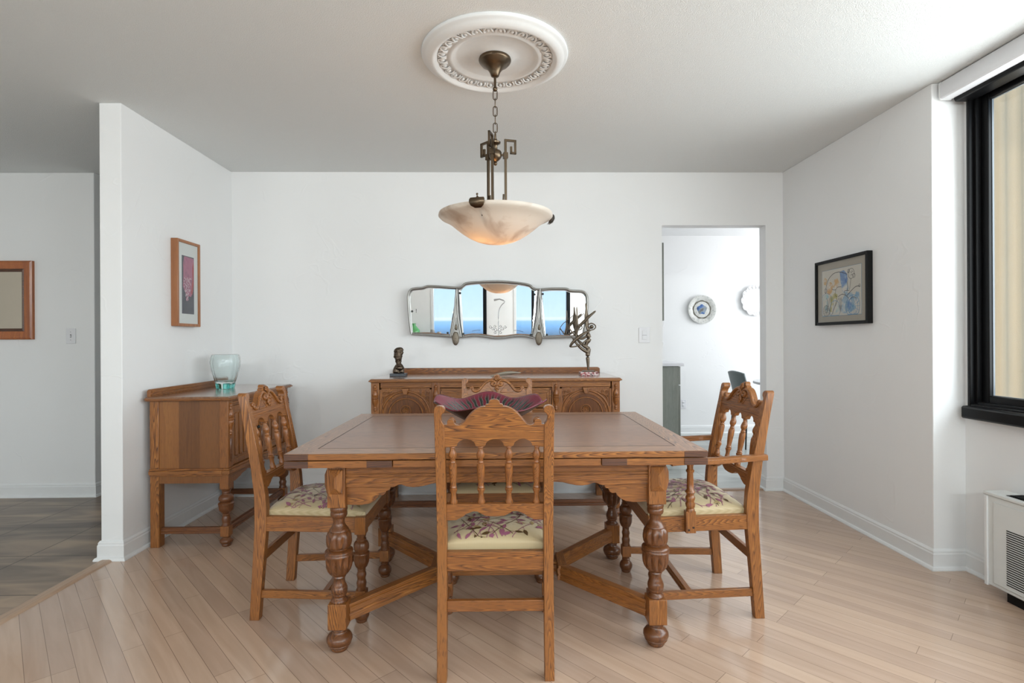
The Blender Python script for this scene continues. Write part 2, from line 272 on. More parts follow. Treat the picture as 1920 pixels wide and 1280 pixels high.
# ------------------------------------------------------------------ mesh helpers
class MB:
    def __init__(s): s.v = []; s.f = []; s.m = []
    def add(s, vs, fs, m=0, xf=None):
        o = len(s.v)
        s.v += [tuple(xf(Vector(p))) if xf else tuple(p) for p in vs]
        s.f += [tuple(i+o for i in f) for f in fs]; s.m += [m]*len(fs); return s
    def box(s, x0, x1, y0, y1, z0, z1, m=0, xf=None):
        vs = [(x0,y0,z0),(x1,y0,z0),(x1,y1,z0),(x0,y1,z0),(x0,y0,z1),(x1,y0,z1),(x1,y1,z1),(x0,y1,z1)]
        return s.add(vs, [(0,3,2,1),(4,5,6,7),(0,1,5,4),(1,2,6,5),(2,3,7,6),(3,0,4,7)], m, xf)
    def prism(s, pts, axis, a, b, m=0, xf=None):
        """outline in the plane across an axis, swept from a to b along it"""
        area_ = sum(pts[i][0]*pts[(i+1) % len(pts)][1]-pts[(i+1) % len(pts)][0]*pts[i][1] for i in range(len(pts)))
        if area_ < 0: pts = pts[::-1]
        n = len(pts)
        if axis == 0: g = lambda p, t: (t, p[0], p[1])
        elif axis == 1: g = lambda p, t: (p[0], t, p[1])
        else: g = lambda p, t: (p[0], p[1], t)
        vs = [g(p, a) for p in pts]+[g(p, b) for p in pts]
        fs = [tuple(range(n))[::-1], tuple(range(n, 2*n))]+[(i, (i+1) % n, n+(i+1) % n, n+i) for i in range(n)]
        flip = (axis == 1) ^ (b < a)
        if flip: fs = [f[::-1] for f in fs]
        return s.add(vs, fs, m, xf)
    def lathe(s, prof, cx=0, cy=0, seg=24, m=0, xf=None, lobes=None, ang0=0, ang1=2*PI, sx=1, sy=1):
        """prof: (z, r[, lobe depth])"""
        full = abs(ang1-ang0-2*PI) < 1e-6; k = seg if full else seg+1
        vs = []
        for q in prof:
            z, r = q[0], q[1]; d = q[2] if len(q) > 2 else 0
            for i in range(k):
                a = ang0+(ang1-ang0)*i/seg
                rr = r*(1-d*(1-abs(math.cos(a*(lobes or 8)/2)))) if d else r
                vs.append((cx+rr*math.cos(a)*sx, cy+rr*math.sin(a)*sy, z))
        fs = []
        for j in range(len(prof)-1):
            for i in range(seg):
                a, b = j*k+i, j*k+(i+1) % k
                fs.append((a, b, b+k, a+k) if prof[j+1][0] >= prof[j][0] or True else 0)
        n = len(prof)
        if prof[0][1] > 1e-5: fs.append(tuple(range(k))[::-1])
        if prof[-1][1] > 1e-5: fs.append(tuple(range((n-1)*k, n*k)))
        if sum((prof[j+1][0]-prof[j][0])*(prof[j+1][1]+prof[j][1]) for j in range(n-1)) < 0: fs = [f[::-1] for f in fs]
        return s.add(vs, fs, m, xf)
    def tube(s, pts, rad, seg=10, m=0, xf=None, flat=1.0, up=Vector((0, 0, 1)), closed=False):
        P = [Vector(p) for p in pts]; n = len(P)
        rs = rad if isinstance(rad, (list, tuple)) else [rad]*n
        vs = []
        for i, p in enumerate(P):
            t = (P[(i+1) % n]-P[i-1]) if closed else (P[min(i+1, n-1)]-P[max(i-1, 0)])
            t.normalize(); a = t.cross(up)
            if a.length < 1e-3: a = t.cross(Vector((1, 0, 0)))
            a.normalize(); b = a.cross(t).normalized()
            for k in range(seg):
                an = 2*PI*k/seg; vs.append(p+a*(math.cos(an)*rs[i])+b*(math.sin(an)*rs[i]*flat))
        fs = []
        for i in range(n if closed else n-1):
            for k in range(seg):
                j = (i+1) % n
                fs.append((i*seg+k, i*seg+(k+1) % seg, j*seg+(k+1) % seg, j*seg+k))
        if not closed: fs += [tuple(range(seg))[::-1], tuple(range((n-1)*seg, n*seg))]
        return s.add(vs, fs, m, xf)
    def bar(s, p0, p1, prof, m=0, xf=None):
        """profile (side, up) swept straight from p0 to p1"""
        a, b = Vector(p0), Vector(p1); t = (b-a).normalized(); sd = t.cross(Vector((0, 0, 1))).normalized(); u = sd.cross(t)
        n = len(prof)
        ar = sum(prof[i][0]*prof[(i+1) % n][1]-prof[(i+1) % n][0]*prof[i][1] for i in range(n))
        if ar < 0: prof = prof[::-1]
        vs = [a+sd*q[0]+u*q[1] for q in prof]+[b+sd*q[0]+u*q[1] for q in prof]
        fs = [tuple(range(n)), tuple(range(n, 2*n))[::-1]]+[(i, n+i, n+(i+1) % n, (i+1) % n) for i in range(n)]
        return s.add(vs, fs, m, xf)
    def ball(s, c, r, m=0, seg=12, xf=None, sc_=(1, 1, 1)):
        pr = [(-math.cos(PI*i/8)*r*sc_[2]+0, math.sin(PI*i/8)*r) for i in range(9)]
        pr[0] = (pr[0][0], 0); pr[-1] = (pr[-1][0], 0)
        vs = []; fs = []
        cc = Vector(c)
        s2 = MB(); s2.lathe(pr, 0, 0, seg, 0, None, sx=sc_[0], sy=sc_[1])
        return s.add([Vector(v)+cc for v in s2.v], s2.f, m, xf)
    def build(s, name, mats, parent=None, bevel=0, smooth=40, loc=None, weld=False):
        me = bpy.data.meshes.new(name); me.from_pydata(s.v, [], s.f)
        if not isinstance(mats, (list, tuple)): mats = [mats]
        for q in mats: me.materials.append(q)
        for p, mi in zip(me.polygons, s.m): p.material_index = mi
        me.validate(); me.update()
        if smooth: me.shade_smooth(); me.set_sharp_from_angle(angle=R(smooth))
        o = bpy.data.objects.new(name, me); COL.objects.link(o)
        if parent: o.parent = parent
        if loc: o.location = loc
        if bevel:
            b = o.modifiers.new('bevel', 'BEVEL'); b.width = bevel; b.segments = 2; b.limit_method = 'ANGLE'; b.angle_limit = R(50); b.harden_normals = False
        return o
def tag(o, label, cat, group=None, kind=None):
    o['label'] = label; o['category'] = cat
    if group: o['group'] = group
    if kind: o['kind'] = kind
    return o
def thing(name, label, cat, loc=(0, 0, 0), rz=0, group=None):
    o = bpy.data.objects.new(name, None); COL.objects.link(o); o.location = loc; o.rotation_euler = (0, 0, rz); o.empty_display_size = .1
    return tag(o, label, cat, group)
def struct(o, label=None):
    o['kind'] = 'structure'
    if label: o['label'] = label
    return o
def copy_tree(o, parent=None):
    c = o.copy(); COL.objects.link(c)
    if parent: c.parent = parent
    for ch in list(o.children): copy_tree(ch, c)
    return c
def smoothpath(pts, n=6):
    P = [Vector(p) for p in pts]; out = []
    for i in range(len(P)-1):
        p0 = P[max(i-1, 0)]; p1 = P[i]; p2 = P[i+1]; p3 = P[min(i+2, len(P)-1)]
        for k in range(n):
            t = k/n
            out.append(.5*((2*p1)+(p2-p0)*t+(2*p0-5*p1+4*p2-p3)*t*t+(3*p1-p0-3*p2+p3)*t**3))
    out.append(P[-1]); return out
def arc(cx, cz, r, a0, a1, n=8):
    return [(cx+r*math.cos(R(a0+(a1-a0)*i/n)), cz+r*math.sin(R(a0+(a1-a0)*i/n))) for i in range(n+1)]
def mprof(w_, h, g=.004):
    """moulded stretcher section: half width w_, height h with grooves on the outer faces"""
    return [(-w_, 0), (w_, 0), (w_, h*.28), (w_-g, h*.33), (w_-g, h*.42), (w_, h*.47), (w_, h*.78), (w_-g, h*.84), (w_-g, h), (-w_+g, h), (-w_+g, h*.84), (-w_, h*.78), (-w_, h*.47), (-w_+g, h*.42), (-w_+g, h*.33), (-w_, h*.28)]

# ================================================================== THE ROOM
XL, XR, XW, YB, H = -2.03, 2.165, 2.33, 4.06, 2.44
YR = -2.6
XH = -4.6
# floors
o = MB().box(-2.08, 2.45, YR-.1, YB+.05, -.08, 0).build('floor', FLOOR, smooth=0); struct(o)
o = MB().box(XH-.1, -2.08, YR-.1, 5.4, -.08, 0).build('floor_hall', SLATE, smooth=0); struct(o)
o = MB().box(.5, 4.6, YB+.05, 6.65, -.08, 0).build('floor_kitchen', KTILE, smooth=0); struct(o)
o = MB().prism([(-2.135, 0), (-2.13, .007), (-2.12, .010), (-2.085, .010), (-2.075, .007), (-2.07, 0)], 1, YR, 2.865).build('trim_1', STRIP, smooth=0); struct(o)
o = MB().prism([(4.06, 0), (4.065, .008), (4.105, .008), (4.11, 0)], 0, 1.23, 2.035).build('trim_2', oak('doorway_strip_wood', 0, (.45, .31, .22), (.4, .27, .19), (.3, .2, .13), ring=12), smooth=0); struct(o)
# ceilings
o = MB().box(XH-.1, 2.45, YR-.1, YB+.05, H, H+.1).box(XH-.1, -2.0, YB+.05, 5.4, H, H+.1).build('ceiling', CEIL, smooth=0); struct(o)
o = MB().box(.5, 4.6, YB+.05, 6.65, H, H+.1).build('ceiling_kitchen', WHITE, smooth=0); struct(o)
# walls
struct(MB().box(-2.145, XL, 2.89, YB+.02, 0, H).build('wall_left', WALL, bevel=.003))
DX0, DX1, DZ = 1.229, 2.030, 2.035
struct(MB().box(-2.145, DX0, YB, YB+.1, 0, H).box(DX0, DX1, YB, YB+.1, DZ, H).box(DX1, 4.6, YB, YB+.1, 0, H).build('wall_back', WALL, smooth=0))
struct(MB().box(XR, XW+.12, 2.64, YB+.02, 0, H).build('wall_right', WALL, bevel=.003))
WZ0, WZ1 = .80, 2.385
struct(MB().box(XW, XW+.12, YR, 2.64, 0, WZ0).box(XW, XW+.12, YR, 2.64, WZ1, H).box(XW, XW+.12, -.55, -.25, WZ0, WZ1).box(XW, XW+.12, YR, -2.4, WZ0, WZ1).build('wall_right_window', WALL, smooth=0))
rw = [(-4.2, -2.2), (-1.40, -.30), (.24, 1.36)]  # first opening is unseen, added to carry the rear left fill lamp
b = MB().box(XH, 2.45, YR-.1, YR, 0, .55).box(XH, 2.45, YR-.1, YR, 2.38, H)
xs = [XH]+[q for a in rw for q in a]+[2.45]
for i in range(0, len(xs), 2): b.box(xs[i], xs[i+1], YR-.1, YR, .55, 2.38)
struct(b.build('wall_rear', WALL, smooth=0))
struct(MB().box(XH-.1, XH, YR-.1, 4.18, 0, H).build('wall_hall_left', WALL, smooth=0))
struct(MB().box(XH, -3.07, 4.08, 5.4, 0, H).build('wall_hall_back', WALL, bevel=.004))
struct(MB().box(-3.07, -2.0, 5.3, 5.4, 0, H).box(-2.145, -2.03, YB+.1, 5.3, 0, H).build('wall_hall_end', WALL, smooth=0))
struct(MB().box(.5, 4.6, 6.55, 6.65, 0, H).build('wall_kitchen_back', WALL, smooth=0))
struct(MB().box(.5, .6, YB+.1, 6.55, 0, H).build('wall_kitchen_left', WALL, smooth=0))
struct(MB().box(4.4, 4.5, YB+.1, 4.6, 0, H).box(4.4, 4.5, 6.4, 6.55, 0, H).box(4.4, 4.5, 4.6, 6.4, 0, .85).box(4.4, 4.5, 4.6, 6.4, 2.35, H).build('wall_kitchen_right', WALL, smooth=0))
# baseboards with cap and shoe
BP = [(0, 0), (.026, 0), (.026, .006), (.022, .014), (.013, .018), (.013, .078), (.010, .084), (.010, .092), (.004, .102), (0, .102)]
def base(name, paths):
    b = MB(); n = len(BP)
    for path in paths:
        P = [Vector((p[0], p[1])) for p in path]; vs = []
        for i, p in enumerate(P):
            d0 = (p-P[i-1]).normalized() if i else None; d1 = (P[i+1]-p).normalized() if i < len(P)-1 else None
            nr = [Vector((d.y, -d.x)) for d in (d0, d1) if d]
            mi = (nr[0]+nr[-1]).normalized(); mi = mi/max(.3, mi.dot(nr[0]))
            for u, v in BP: vs.append((p.x+mi.x*u, p.y+mi.y*u, v))
        fs = []
        for i in range(len(P)-1):
            for k in range(n): a = i*n+k; c_ = i*n+(k+1) % n; fs.append((a, c_, c_+n, a+n))
        fs += [tuple(range(n))[::-1], tuple(range((len(P)-1)*n, len(P)*n))]
        b.add(vs, fs)
    struct(b.build(name, TRIM, smooth=0))
# travel keeps the room on the right hand side
base('baseboard_left', [[(-2.145, YB), (-2.145, 2.89), (XL, 2.89), (XL, YB)][::1]])
base('baseboard_back', [[(XL+.0, YB), (DX0, YB), (DX0, YB+.10)], [(DX1, YB+.10), (DX1, YB), (XR, YB)]])
base('baseboard_right', [[(XR, YB), (XR, 2.64), (XW, 2.64), (XW, YR)]])
base('baseboard_hall', [[(XH, 4.08), (-3.07, 4.08), (-3.07, 5.3), (-2.145, 5.3)]])
base('baseboard_kitchen', [[(.6, 6.55), (4.4, 6.55)]])
# window at the right: frame, sash, sill, pane
def window_right(name, y0, y1, first=False):
    wn = bpy.data.objects.new(name, None); COL.objects.link(wn); struct(wn)
    x0 = XW-.025
    def ring(a, b_, ya, yb, za, zb, wd):
        m = MB(); m.box(a, b_, ya, ya+wd, za, zb); m.box(a, b_, yb-wd, yb, za, zb); m.box(a, b_, ya+wd, yb-wd, za, za+wd); m.box(a, b_, ya+wd, yb-wd, zb-wd, zb); return m
    ring(x0, x0+.025, y0, y1, WZ0+.02, WZ1, .016).build('window_frame', BLACK, wn, bevel=.003)
    ring(x0+.022, x0+.048, y0+.004, y1-.004, WZ0+.02, WZ1-.01, .028).build('window_stop', BLACK, wn, bevel=.003)
    ring(x0+.048, x0+.074, y0+.008, y1-.008, WZ0+.02, WZ1-.01, .060).build('window_sash', BLACK, wn, bevel=.004)
    ring(x0+.066, x0+.0745, y0+.066, y1-.066, WZ0+.078, WZ1-.068, .005).build('glazing_bead', BEAD, wn)
    MB().box(x0+.075, x0+.080, y0+.03, y1-.03, WZ0+.04, WZ1-.03).build('window_pane', PANE, wn, smooth=0)
    MB().prism([(x0-.022, WZ0-.035), (x0-.028, WZ0-.03), (x0-.028, WZ0+.02), (x0-.02, WZ0+.026), (x0+.10, WZ0+.032), (x0+.10, WZ0), (x0, WZ0), (x0, WZ0-.035)], 1, y0-.005, y1+.005).build('window_sill', BLACK, wn, bevel=.004)
    MB().prism([(x0-.048, WZ1-.052), (x0-.055, WZ1-.04), (x0-.055, WZ1+.0), (x0+.03, WZ1+.0), (x0+.03, WZ1-.052)], 1, y0-.004, y1+.008).build('window_head', BLACK, wn, bevel=.004)
window_right('window_1', -.25, 2.60)
window_right('window_2', -2.4, -.55)
struct(MB().box(XW-.0, XW+.05, 2.60, 2.64, WZ0, WZ1).build('trim_3', WALL, smooth=0))
def window_rear(name, x0, x1, left_white, mull=None):
    wn = bpy.data.objects.new(name, None); COL.objects.link(wn); struct(wn)
    y = YR
    MB().box(x0, x0+.05, y-.10, y+.01, .55, 2.38).build('window_jamb', TRIM if left_white else BLACK, wn, bevel=.003)
    m = MB().box(x1-.07, x1, y-.10, y+.02, .55, 2.38)
    m.box(x0+.05, x1-.07, y-.10, y+.02, .55, .62); m.box(x0+.05, x1-.07, y-.10, y+.02, 2.35, 2.38)
    m.build('window_frame', BLACK, wn, bevel=.003)
    if mull: MB().box(mull-.025, mull+.025, y-.08, y+.0, .62, 2.35).build('window_mullion', BLACK, wn, bevel=.003)
    MB().box(x0+.05, x1-.07, y-.06, y-.054, .62, 2.35).build('window_pane', PANE, wn, smooth=0)
for i, (a, b_) in enumerate(rw): window_rear('window_%d' % (3+i), a, b_, i > 0, .62 if i == 2 else None)
# outside: ribbed concrete fin
pts = []
n = 160
for i in range(n+1):
    x = 2.5+4.0*i/n; pts.append((x, 3.25-.022*(.5+.5*math.cos(x*2*PI/.10))))
pts += [(6.5, 3.6), (2.5, 3.6)]
o = MB().prism(pts, 2, -1.0, 5.0).build('concrete_wall', STUCCO, smooth=60); tag(o, 'beige ribbed concrete wall outside the black framed window', 'wall')

# blind cassette over the window
t = thing('roller_blind', 'white roller blind cassette under the ceiling above the black window', 'blind', (2.255, 1.2, 2.35))
MB().prism([(-.060, .0), (-.066, .006), (-.066, .078), (-.06, .086), (.072, .086), (.072, .037), (-.004, .037), (-.008, .0)], 1, -1.44, 1.415).build('cassette', PLAST, t, bevel=.003)
MB().prism([(-.062, -.001), (-.068, .006), (-.068, .08), (-.06, .0870), (.073, .0870), (.073, .037), (-.004, .037), (-.007, -.001)], 1, 1.415, 1.425).build('end_cap', TRIM, t, bevel=.002)

# ceiling medallion
MED = thing('ceiling_medallion', 'round white plaster ceiling medallion with a leaf ring around the lamp canopy', 'ceiling medallion', (-.025, 2.40, H))
def down(prof): return [(-d, r) for d, r in prof]
m = MB(); m.lathe([(0, .325), (-.008, .327), (-.015, .323), (-.017, .314), (-.024, .308), (-.032, .296), (-.037, .282), (-.036, .272), (-.030, .268), (-.028, .262), (-.020, .257), (-.018, .256), (-.014, .215), (-.018, .208), (-.021, .200), (-.019, .192), (-.010, .180), (-.007, .170), (-.006, .12), (-.010, .085), (-.014, .08), (-.014, 0)], seg=96)
m.build('disc', MEDAL, MED, smooth=60)
m = MB()
for i in range(30):
    a = 2*PI*i/30
    def xf(p, a=a): c_, s_ = math.cos(a), math.sin(a); return Vector((c_*(.236+p.x*1.1)-s_*p.y*1.35, s_*(.236+p.x*1.1)+c_*p.y*1.35, p.z-.016))
    m.tube(smoothpath([(-.018, -.012, -.002), (-.004, -.014, -.008), (.012, -.008, -.006), (.016, .0, -.006), (.012, .008, -.006), (-.004, .014, -.008), (-.018, .012, -.002)], 3), .0035, 6, xf=xf)
    m.ball((0, 0, -.004), .008, seg=8, xf=xf, sc_=(1.3, .8, .9))
    m.tube([(-.016, .018, 0), (.016, .018, -.004)], .003, 5, xf=xf)
m.build('leaf_ring', MEDAL, MED, smooth=60)

# ================================================================== PENDANT LAMP
PL = thing('pendant_lamp', 'bronze pendant lamp with a glowing alabaster glass bowl hanging over the table', 'lamp', (-.025, 2.40, 1.60))
def zz(z): return z-1.60
m = MB(); m.lathe([(zz(2.4255), .071), (zz(2.418), .073), (zz(2.410), .070), (zz(2.406), .064), (zz(2.400), .061), (zz(2.392), .047), (zz(2.382), .036), (zz(2.370), .027), (zz(2.358), .021), (zz(2.348), .018), (zz(2.344), .012), (zz(2.343), 0)], seg=40)
m.build('canopy', BRONZE, PL, smooth=60)
m = MB().tube([(0, 0, zz(2.346)), (0, 0, zz(2.295))], .0055, 12); m.ball((0, 0, zz(2.29)), .011)
m.build('stem', BRONZE, PL)
ch = MB(); z = 2.282; k = 0
while z > 2.085:
    hh = .021 if k % 2 else .022
    pts = []
    for i in range(20):
        a = 2*PI*i/20; ex = .009*math.cos(a); ez = (hh-.009)*(1 if math.sin(a) > 0 else -1)*(abs(math.sin(a)) > .02)+.009*math.sin(a)
        pts.append((ex, 0, ez) if k % 2 == 0 else (0, ex, ez))
    zc = z-hh*.82
    ch.tube([(p[0], p[1], zz(zc)+p[2]) for p in pts], .0022, 6, closed=True, up=Vector((0, 1, 0)) if k % 2 == 0 else Vector((1, 0, 0)))
    z -= hh*1.72; k += 1
ch.build('chain', BRONZE, PL, smooth=60)
m = MB(); m.lathe([(zz(1.945), 0), (zz(1.95), .008), (zz(1.957), .009), (zz(1.962), .006), (zz(1.968), .014), (zz(1.975), .022), (zz(1.985), .028), (zz(2.005), .028), (zz(2.012), .024), (zz(2.017), .01), (zz(2.035), .009), (zz(2.04), .014), (zz(2.045), .023), (zz(2.052), .024), (zz(2.056), .012), (zz(2.07), .005), (zz(2.09), .004)], seg=28)
m.build('hub', BRONZE, PL, smooth=50)
for k, an in enumerate((14, 134, 254)):
    a = R(an); c_, s_ = math.cos(a), math.sin(a)
    def xf(p, c_=c_, s_=s_): return Vector((c_*p.x-s_*p.y, s_*p.x+c_*p.y, p.z))
    m = MB(); r0 = .047
    sq = [(-.005, -.005), (.005, -.005), (.005, .005), (-.005, .005)]
    m.box(r0-.005, r0+.005, -.005, .005, zz(1.72), zz(2.068), xf=xf)
    t_ = .0045
    for (xa, xb, za, zb) in ((r0-.005, r0+.05, 2.060, 2.069), (r0+.041, r0+.05, 2.005, 2.069), (r0+.022, r0+.05, 2.005, 2.014), (r0+.022, r0+.031, 2.005, 2.038)):
        m.box(xa, xb, -t_, t_, zz(za), zz(zb), xf=xf)
    m.box(.02, r0, -.004, .004, zz(1.992), zz(2.0), xf=xf)
    m.box(r0-.010, r0+.010, -.010, .010, zz(1.982), zz(2.008), xf=xf)
    m.tube([(r0-.010, 0, zz(1.82)), (r0-.012, 0, zz(1.78)), (r0-.022, 0, zz(1.745))], .004, 6, xf=xf)
    m.tube(smoothpath([(r0, 0, zz(1.76)), (r0+.002, 0, zz(1.73)), (.10, 0, zz(1.67)), (.18, 0, zz(1.67)), (.235, 0, zz(1.73)), (.256, 0, zz(1.741)), (.262, 0, zz(1.735))], 4), .004, 6, xf=xf)
    m.build('arm', BRONZE, PL)
    m = MB()
    # shield shaped clip over the rim
    def xg(p, c_=c_, s_=s_): q = Vector((.250+p.y*.55+.010, p.x, zz(1.718)+p.z*.95-p.y*.1)); return Vector((c_*q.x-s_*q.y, s_*q.x+c_*q.y, q.z))
    rows = [(.018, .018, .0), (.020, .028, .012), (.012, .032, .018), (0, .032, .02), (-.014, .026, .010), (-.024, .012, -.012)]
    vs = []; fs = []
    for z_, hw, y_ in rows:
        for i in range(7):
            u = -1+2*i/6; vs.append((u*hw, y_+.008-.010*u*u, z_))
    nn = len(vs)
    vs += [(a_, b__-.012, c__) for a_, b__, c__ in vs]
    for j in range(len(rows)-1):
        for i in range(6):
            q = j*7+i; fs.append((q, q+1, q+8, q+7)); fs.append((nn+q, nn+q+7, nn+q+8, nn+q+1))
    m.add(vs, fs, 0, xg)
    m.ball((0, .0, .034), .005, seg=8, xf=xg); m.tube([(0, 0, .018), (0, 0, .034)], .002, 6, xf=xg)
    m.build('rim_clip', BRONZE, PL, smooth=60)
prof = [(zz(1.595), 0)]
out_ = [(.03, 1.5955), (.06, 1.599), (.09, 1.608), (.12, 1.622), (.15, 1.641), (.18, 1.664), (.205, 1.685), (.23, 1.700), (.248, 1.708), (.256, 1.716), (.254, 1.726), (.244, 1.7265)]
prof += [(zz(z_), r_) for r_, z_ in out_]
inn = [(.225, 1.712), (.20, 1.695), (.17, 1.672), (.14, 1.65), (.11, 1.632), (.08, 1.615), (.04, 1.604), (0, 1.602)]
prof += [(zz(z_), r_) for r_, z_ in inn]
m = MB(); m.lathe(prof, seg=72); o = m.build('bowl_shade', ALAB, PL, smooth=70)
pl = bpy.data.lights.new('pendant_bulb', 'POINT'); pl.energy = .5; pl.color = (1, .55, .24); pl.shadow_soft_size = .03
for bx_, by_ in ((-.045, -.02), (.045, .02)):
    po = bpy.data.objects.new('pendant_bulb', pl); COL.objects.link(po); po.location = (-.025+bx_, 2.40+by_, 1.655)

# ================================================================== DINING TABLE
TB = thing('dining_table', 'oak draw-leaf dining table with bulbous turned legs in the middle of the room', 'table', (-.018, 2.43, 0), 0)
HW, HD = .757, .522
zt = .76
m = MB(); bw = .088
m.box(-HW, -HW+bw, -HD, HD, zt-.022, zt, 1); m.box(HW-bw, HW, -HD, HD, zt-.022, zt, 1)
m.box(-HW+bw, HW-bw, -HD, -HD+.095, zt-.022, zt, 2); m.box(-HW+bw, HW-bw, HD-.095, HD, zt-.022, zt, 2)
m.box(-HW+bw, HW-bw, -HD+.095, HD-.095, zt-.022, zt-.0003, 0)
m.build('tabletop', [TOPX, TOPY, TOPB], TB, smooth=0)
m = MB(); w2 = .0028
for (x0, x1, y0, y1) in ((-HW+bw-w2/2, -HW+bw+w2/2, -HD+.095, HD-.095), (HW-bw-w2/2, HW-bw+w2/2, -HD+.095, HD-.095), (-HW+bw, HW-bw, -HD+.095-w2/2, -HD+.095+w2/2), (-HW+bw, HW-bw, HD-.095-w2/2, HD-.095+w2/2)):
    m.box(x0, x1, y0, y1, zt-.002, zt+.0004)
m.build('inlay_line', INLAY, TB, smooth=0)
# front and rear edge strips show brighter oak, end grain at the corners
for s_ in (-1, 1):
    ya, yb = (s_*HD, s_*(HD+.004)) if s_ > 0 else (s_*(HD+.004), s_*HD)
    m = MB()
    m.box(-HW+.085, HW-.085, ya, yb, zt-.022, zt-.0015, 0)
    m.box(-HW, -HW+.085, ya, yb, zt-.022, zt-.0015, 1); m.box(HW-.085, HW, ya, yb, zt-.022, zt-.0015, 1)
    m.build('tabletop_edge', [OAK[0], ENDG], TB, bevel=.001)
for s_ in (-1, 1):
    m = MB(); xa, xb = sorted((s_*HW, s_*.375))
    m.box(xa, xb, -HD-.002, HD+.002, zt-.050, zt-.026, 0)
    for y_ in (-HD-.004, HD+.002):
        xa, xb = sorted((s_*HW, s_*(HW-.085))); m.box(xa, xb, y_, y_+.002, zt-.050, zt-.026, 1)
        xa, xb = sorted((s_*.375, s_*.465)); m.box(xa, xb, y_, y_+.002, zt-.050, zt-.026, 1)
    m.build('draw_leaf', [OAK[0], ENDG], TB, smooth=0, bevel=.001)
MB().box(-.372, .372, -HD, HD, zt-.050, zt-.026).build('table_frame', OAK[0], TB, bevel=.001)
# apron with two grooves, scalloped lower edge
LX, LY = .600, .405
def half_scallop(L_):
    p = [(L_, .612), (L_*.69, .612), (L_*.675, .614), (L_*.655, .620), (L_*.635, .6215), (L_*.62, .6185), (L_*.60, .614), (L_*.56, .611), (L_*.52, .612), (L_*.47, .618), (L_*.43, .624), (L_*.38, .626), (0, .626)]
    return p
def apron(L_, axis, pos, sgn, mats, nm='apron'):
    h_ = half_scallop(L_)
    pts = [(L_, .71)]+h_+[(-a, b_) for a, b_ in h_[::-1][1:]]+[(-L_, .71)]
    m = MB(); t0, t1 = pos-.012, pos+.012
    m.prism(pts, axis, t0, t1, 0)
    f = pos+sgn*.012
    for (za, zb, d) in ((.6665, .71, .005), (.655, .6625, .005), (.630, .6505, .0035)):
        a, b_ = sorted((f, f+sgn*d))
        if axis == 1: m.box(-L_, L_, a, b_, za, zb)
        else: m.box(a, b_, -L_, L_, za, zb)
    m.build(nm, mats, TB, bevel=.0015)
apron(LX-.03, 1, -LY-.005, -1, OAK[0]); apron(LX-.03, 1, LY+.005, 1, OAK[0])
apron(LY-.03, 0, -LX-.005, -1, OAK[1]); apron(LY-.03, 0, LX+.005, 1, OAK[1])
def bracket(L_, axis, pos, sgn):
    e0 = L_-.165
    pts = [(L_, .615), (L_, .545), (L_-.055, .543), (L_-.085, .548), (L_-.105, .558), (L_-.118, .572), (L_-.122, .580), (L_-.135, .578), (L_-.145, .584), (L_-.15, .595), (L_-.163, .600), (L_-.168, .615)]
    for q in (-1, 1):
        MB().prism([(q*a, b_) for a, b_ in pts], axis, pos-.006, pos+.006).build('apron_bracket', OAK[0] if axis == 1 else OAK[1], TB, bevel=.001)
bracket(LX-.03, 1, -LY+.0, -1); bracket(LX-.03, 1, LY, 1); bracket(LY-.03, 0, -LX, -1); bracket(LY-.03, 0, LX, 1)
# legs
LEGP = [(.543, .026), (.540, .030), (.530, .032), (.523, .0305), (.521, .028), (.518, .0305), (.508, .031), (.500, .028), (.497, .023), (.480, .0205), (.470, .023), (.459, .030), (.452, .036), (.449, .0365), (.447, .035), (.440, .043, .10), (.425, .0485, .18), (.410, .049, .18), (.395, .046, .10), (.388, .042), (.385, .036), (.381, .036), (.378, .044), (.374, .0505), (.369, .0520), (.366, .0490), (.362, .0495), (.358, .0520), (.352, .0505, .08), (.335, .0510, .20), (.318, .0495, .20), (.302, .044, .20), (.290, .036, .07), (.281, .0275), (.279, .0225), (.274, .0245), (.271, .0215), (.262, .0205), (.250, .0225), (.243, .0265), (.240, .0262), (.236, .029), (.226, .0305), (.217, .0295), (.214, .0275), (.210, .0285), (.204, .0265), (.200, .0225), (.196, .0235), (.190, .030), (.184, .032), (.181, .031)]
FOOTP = [(.088, .030), (.084, .031), (.080, .0275), (.077, .0285), (.073, .0255), (.069, .0265), (.064, .030), (.058, .040), (.048, .0465), (.038, .0475), (.029, .044), (.026, .0415), (.023, .0425), (.017, .038), (.013, .033), (.010, .034), (.004, .031), (0, .028)]
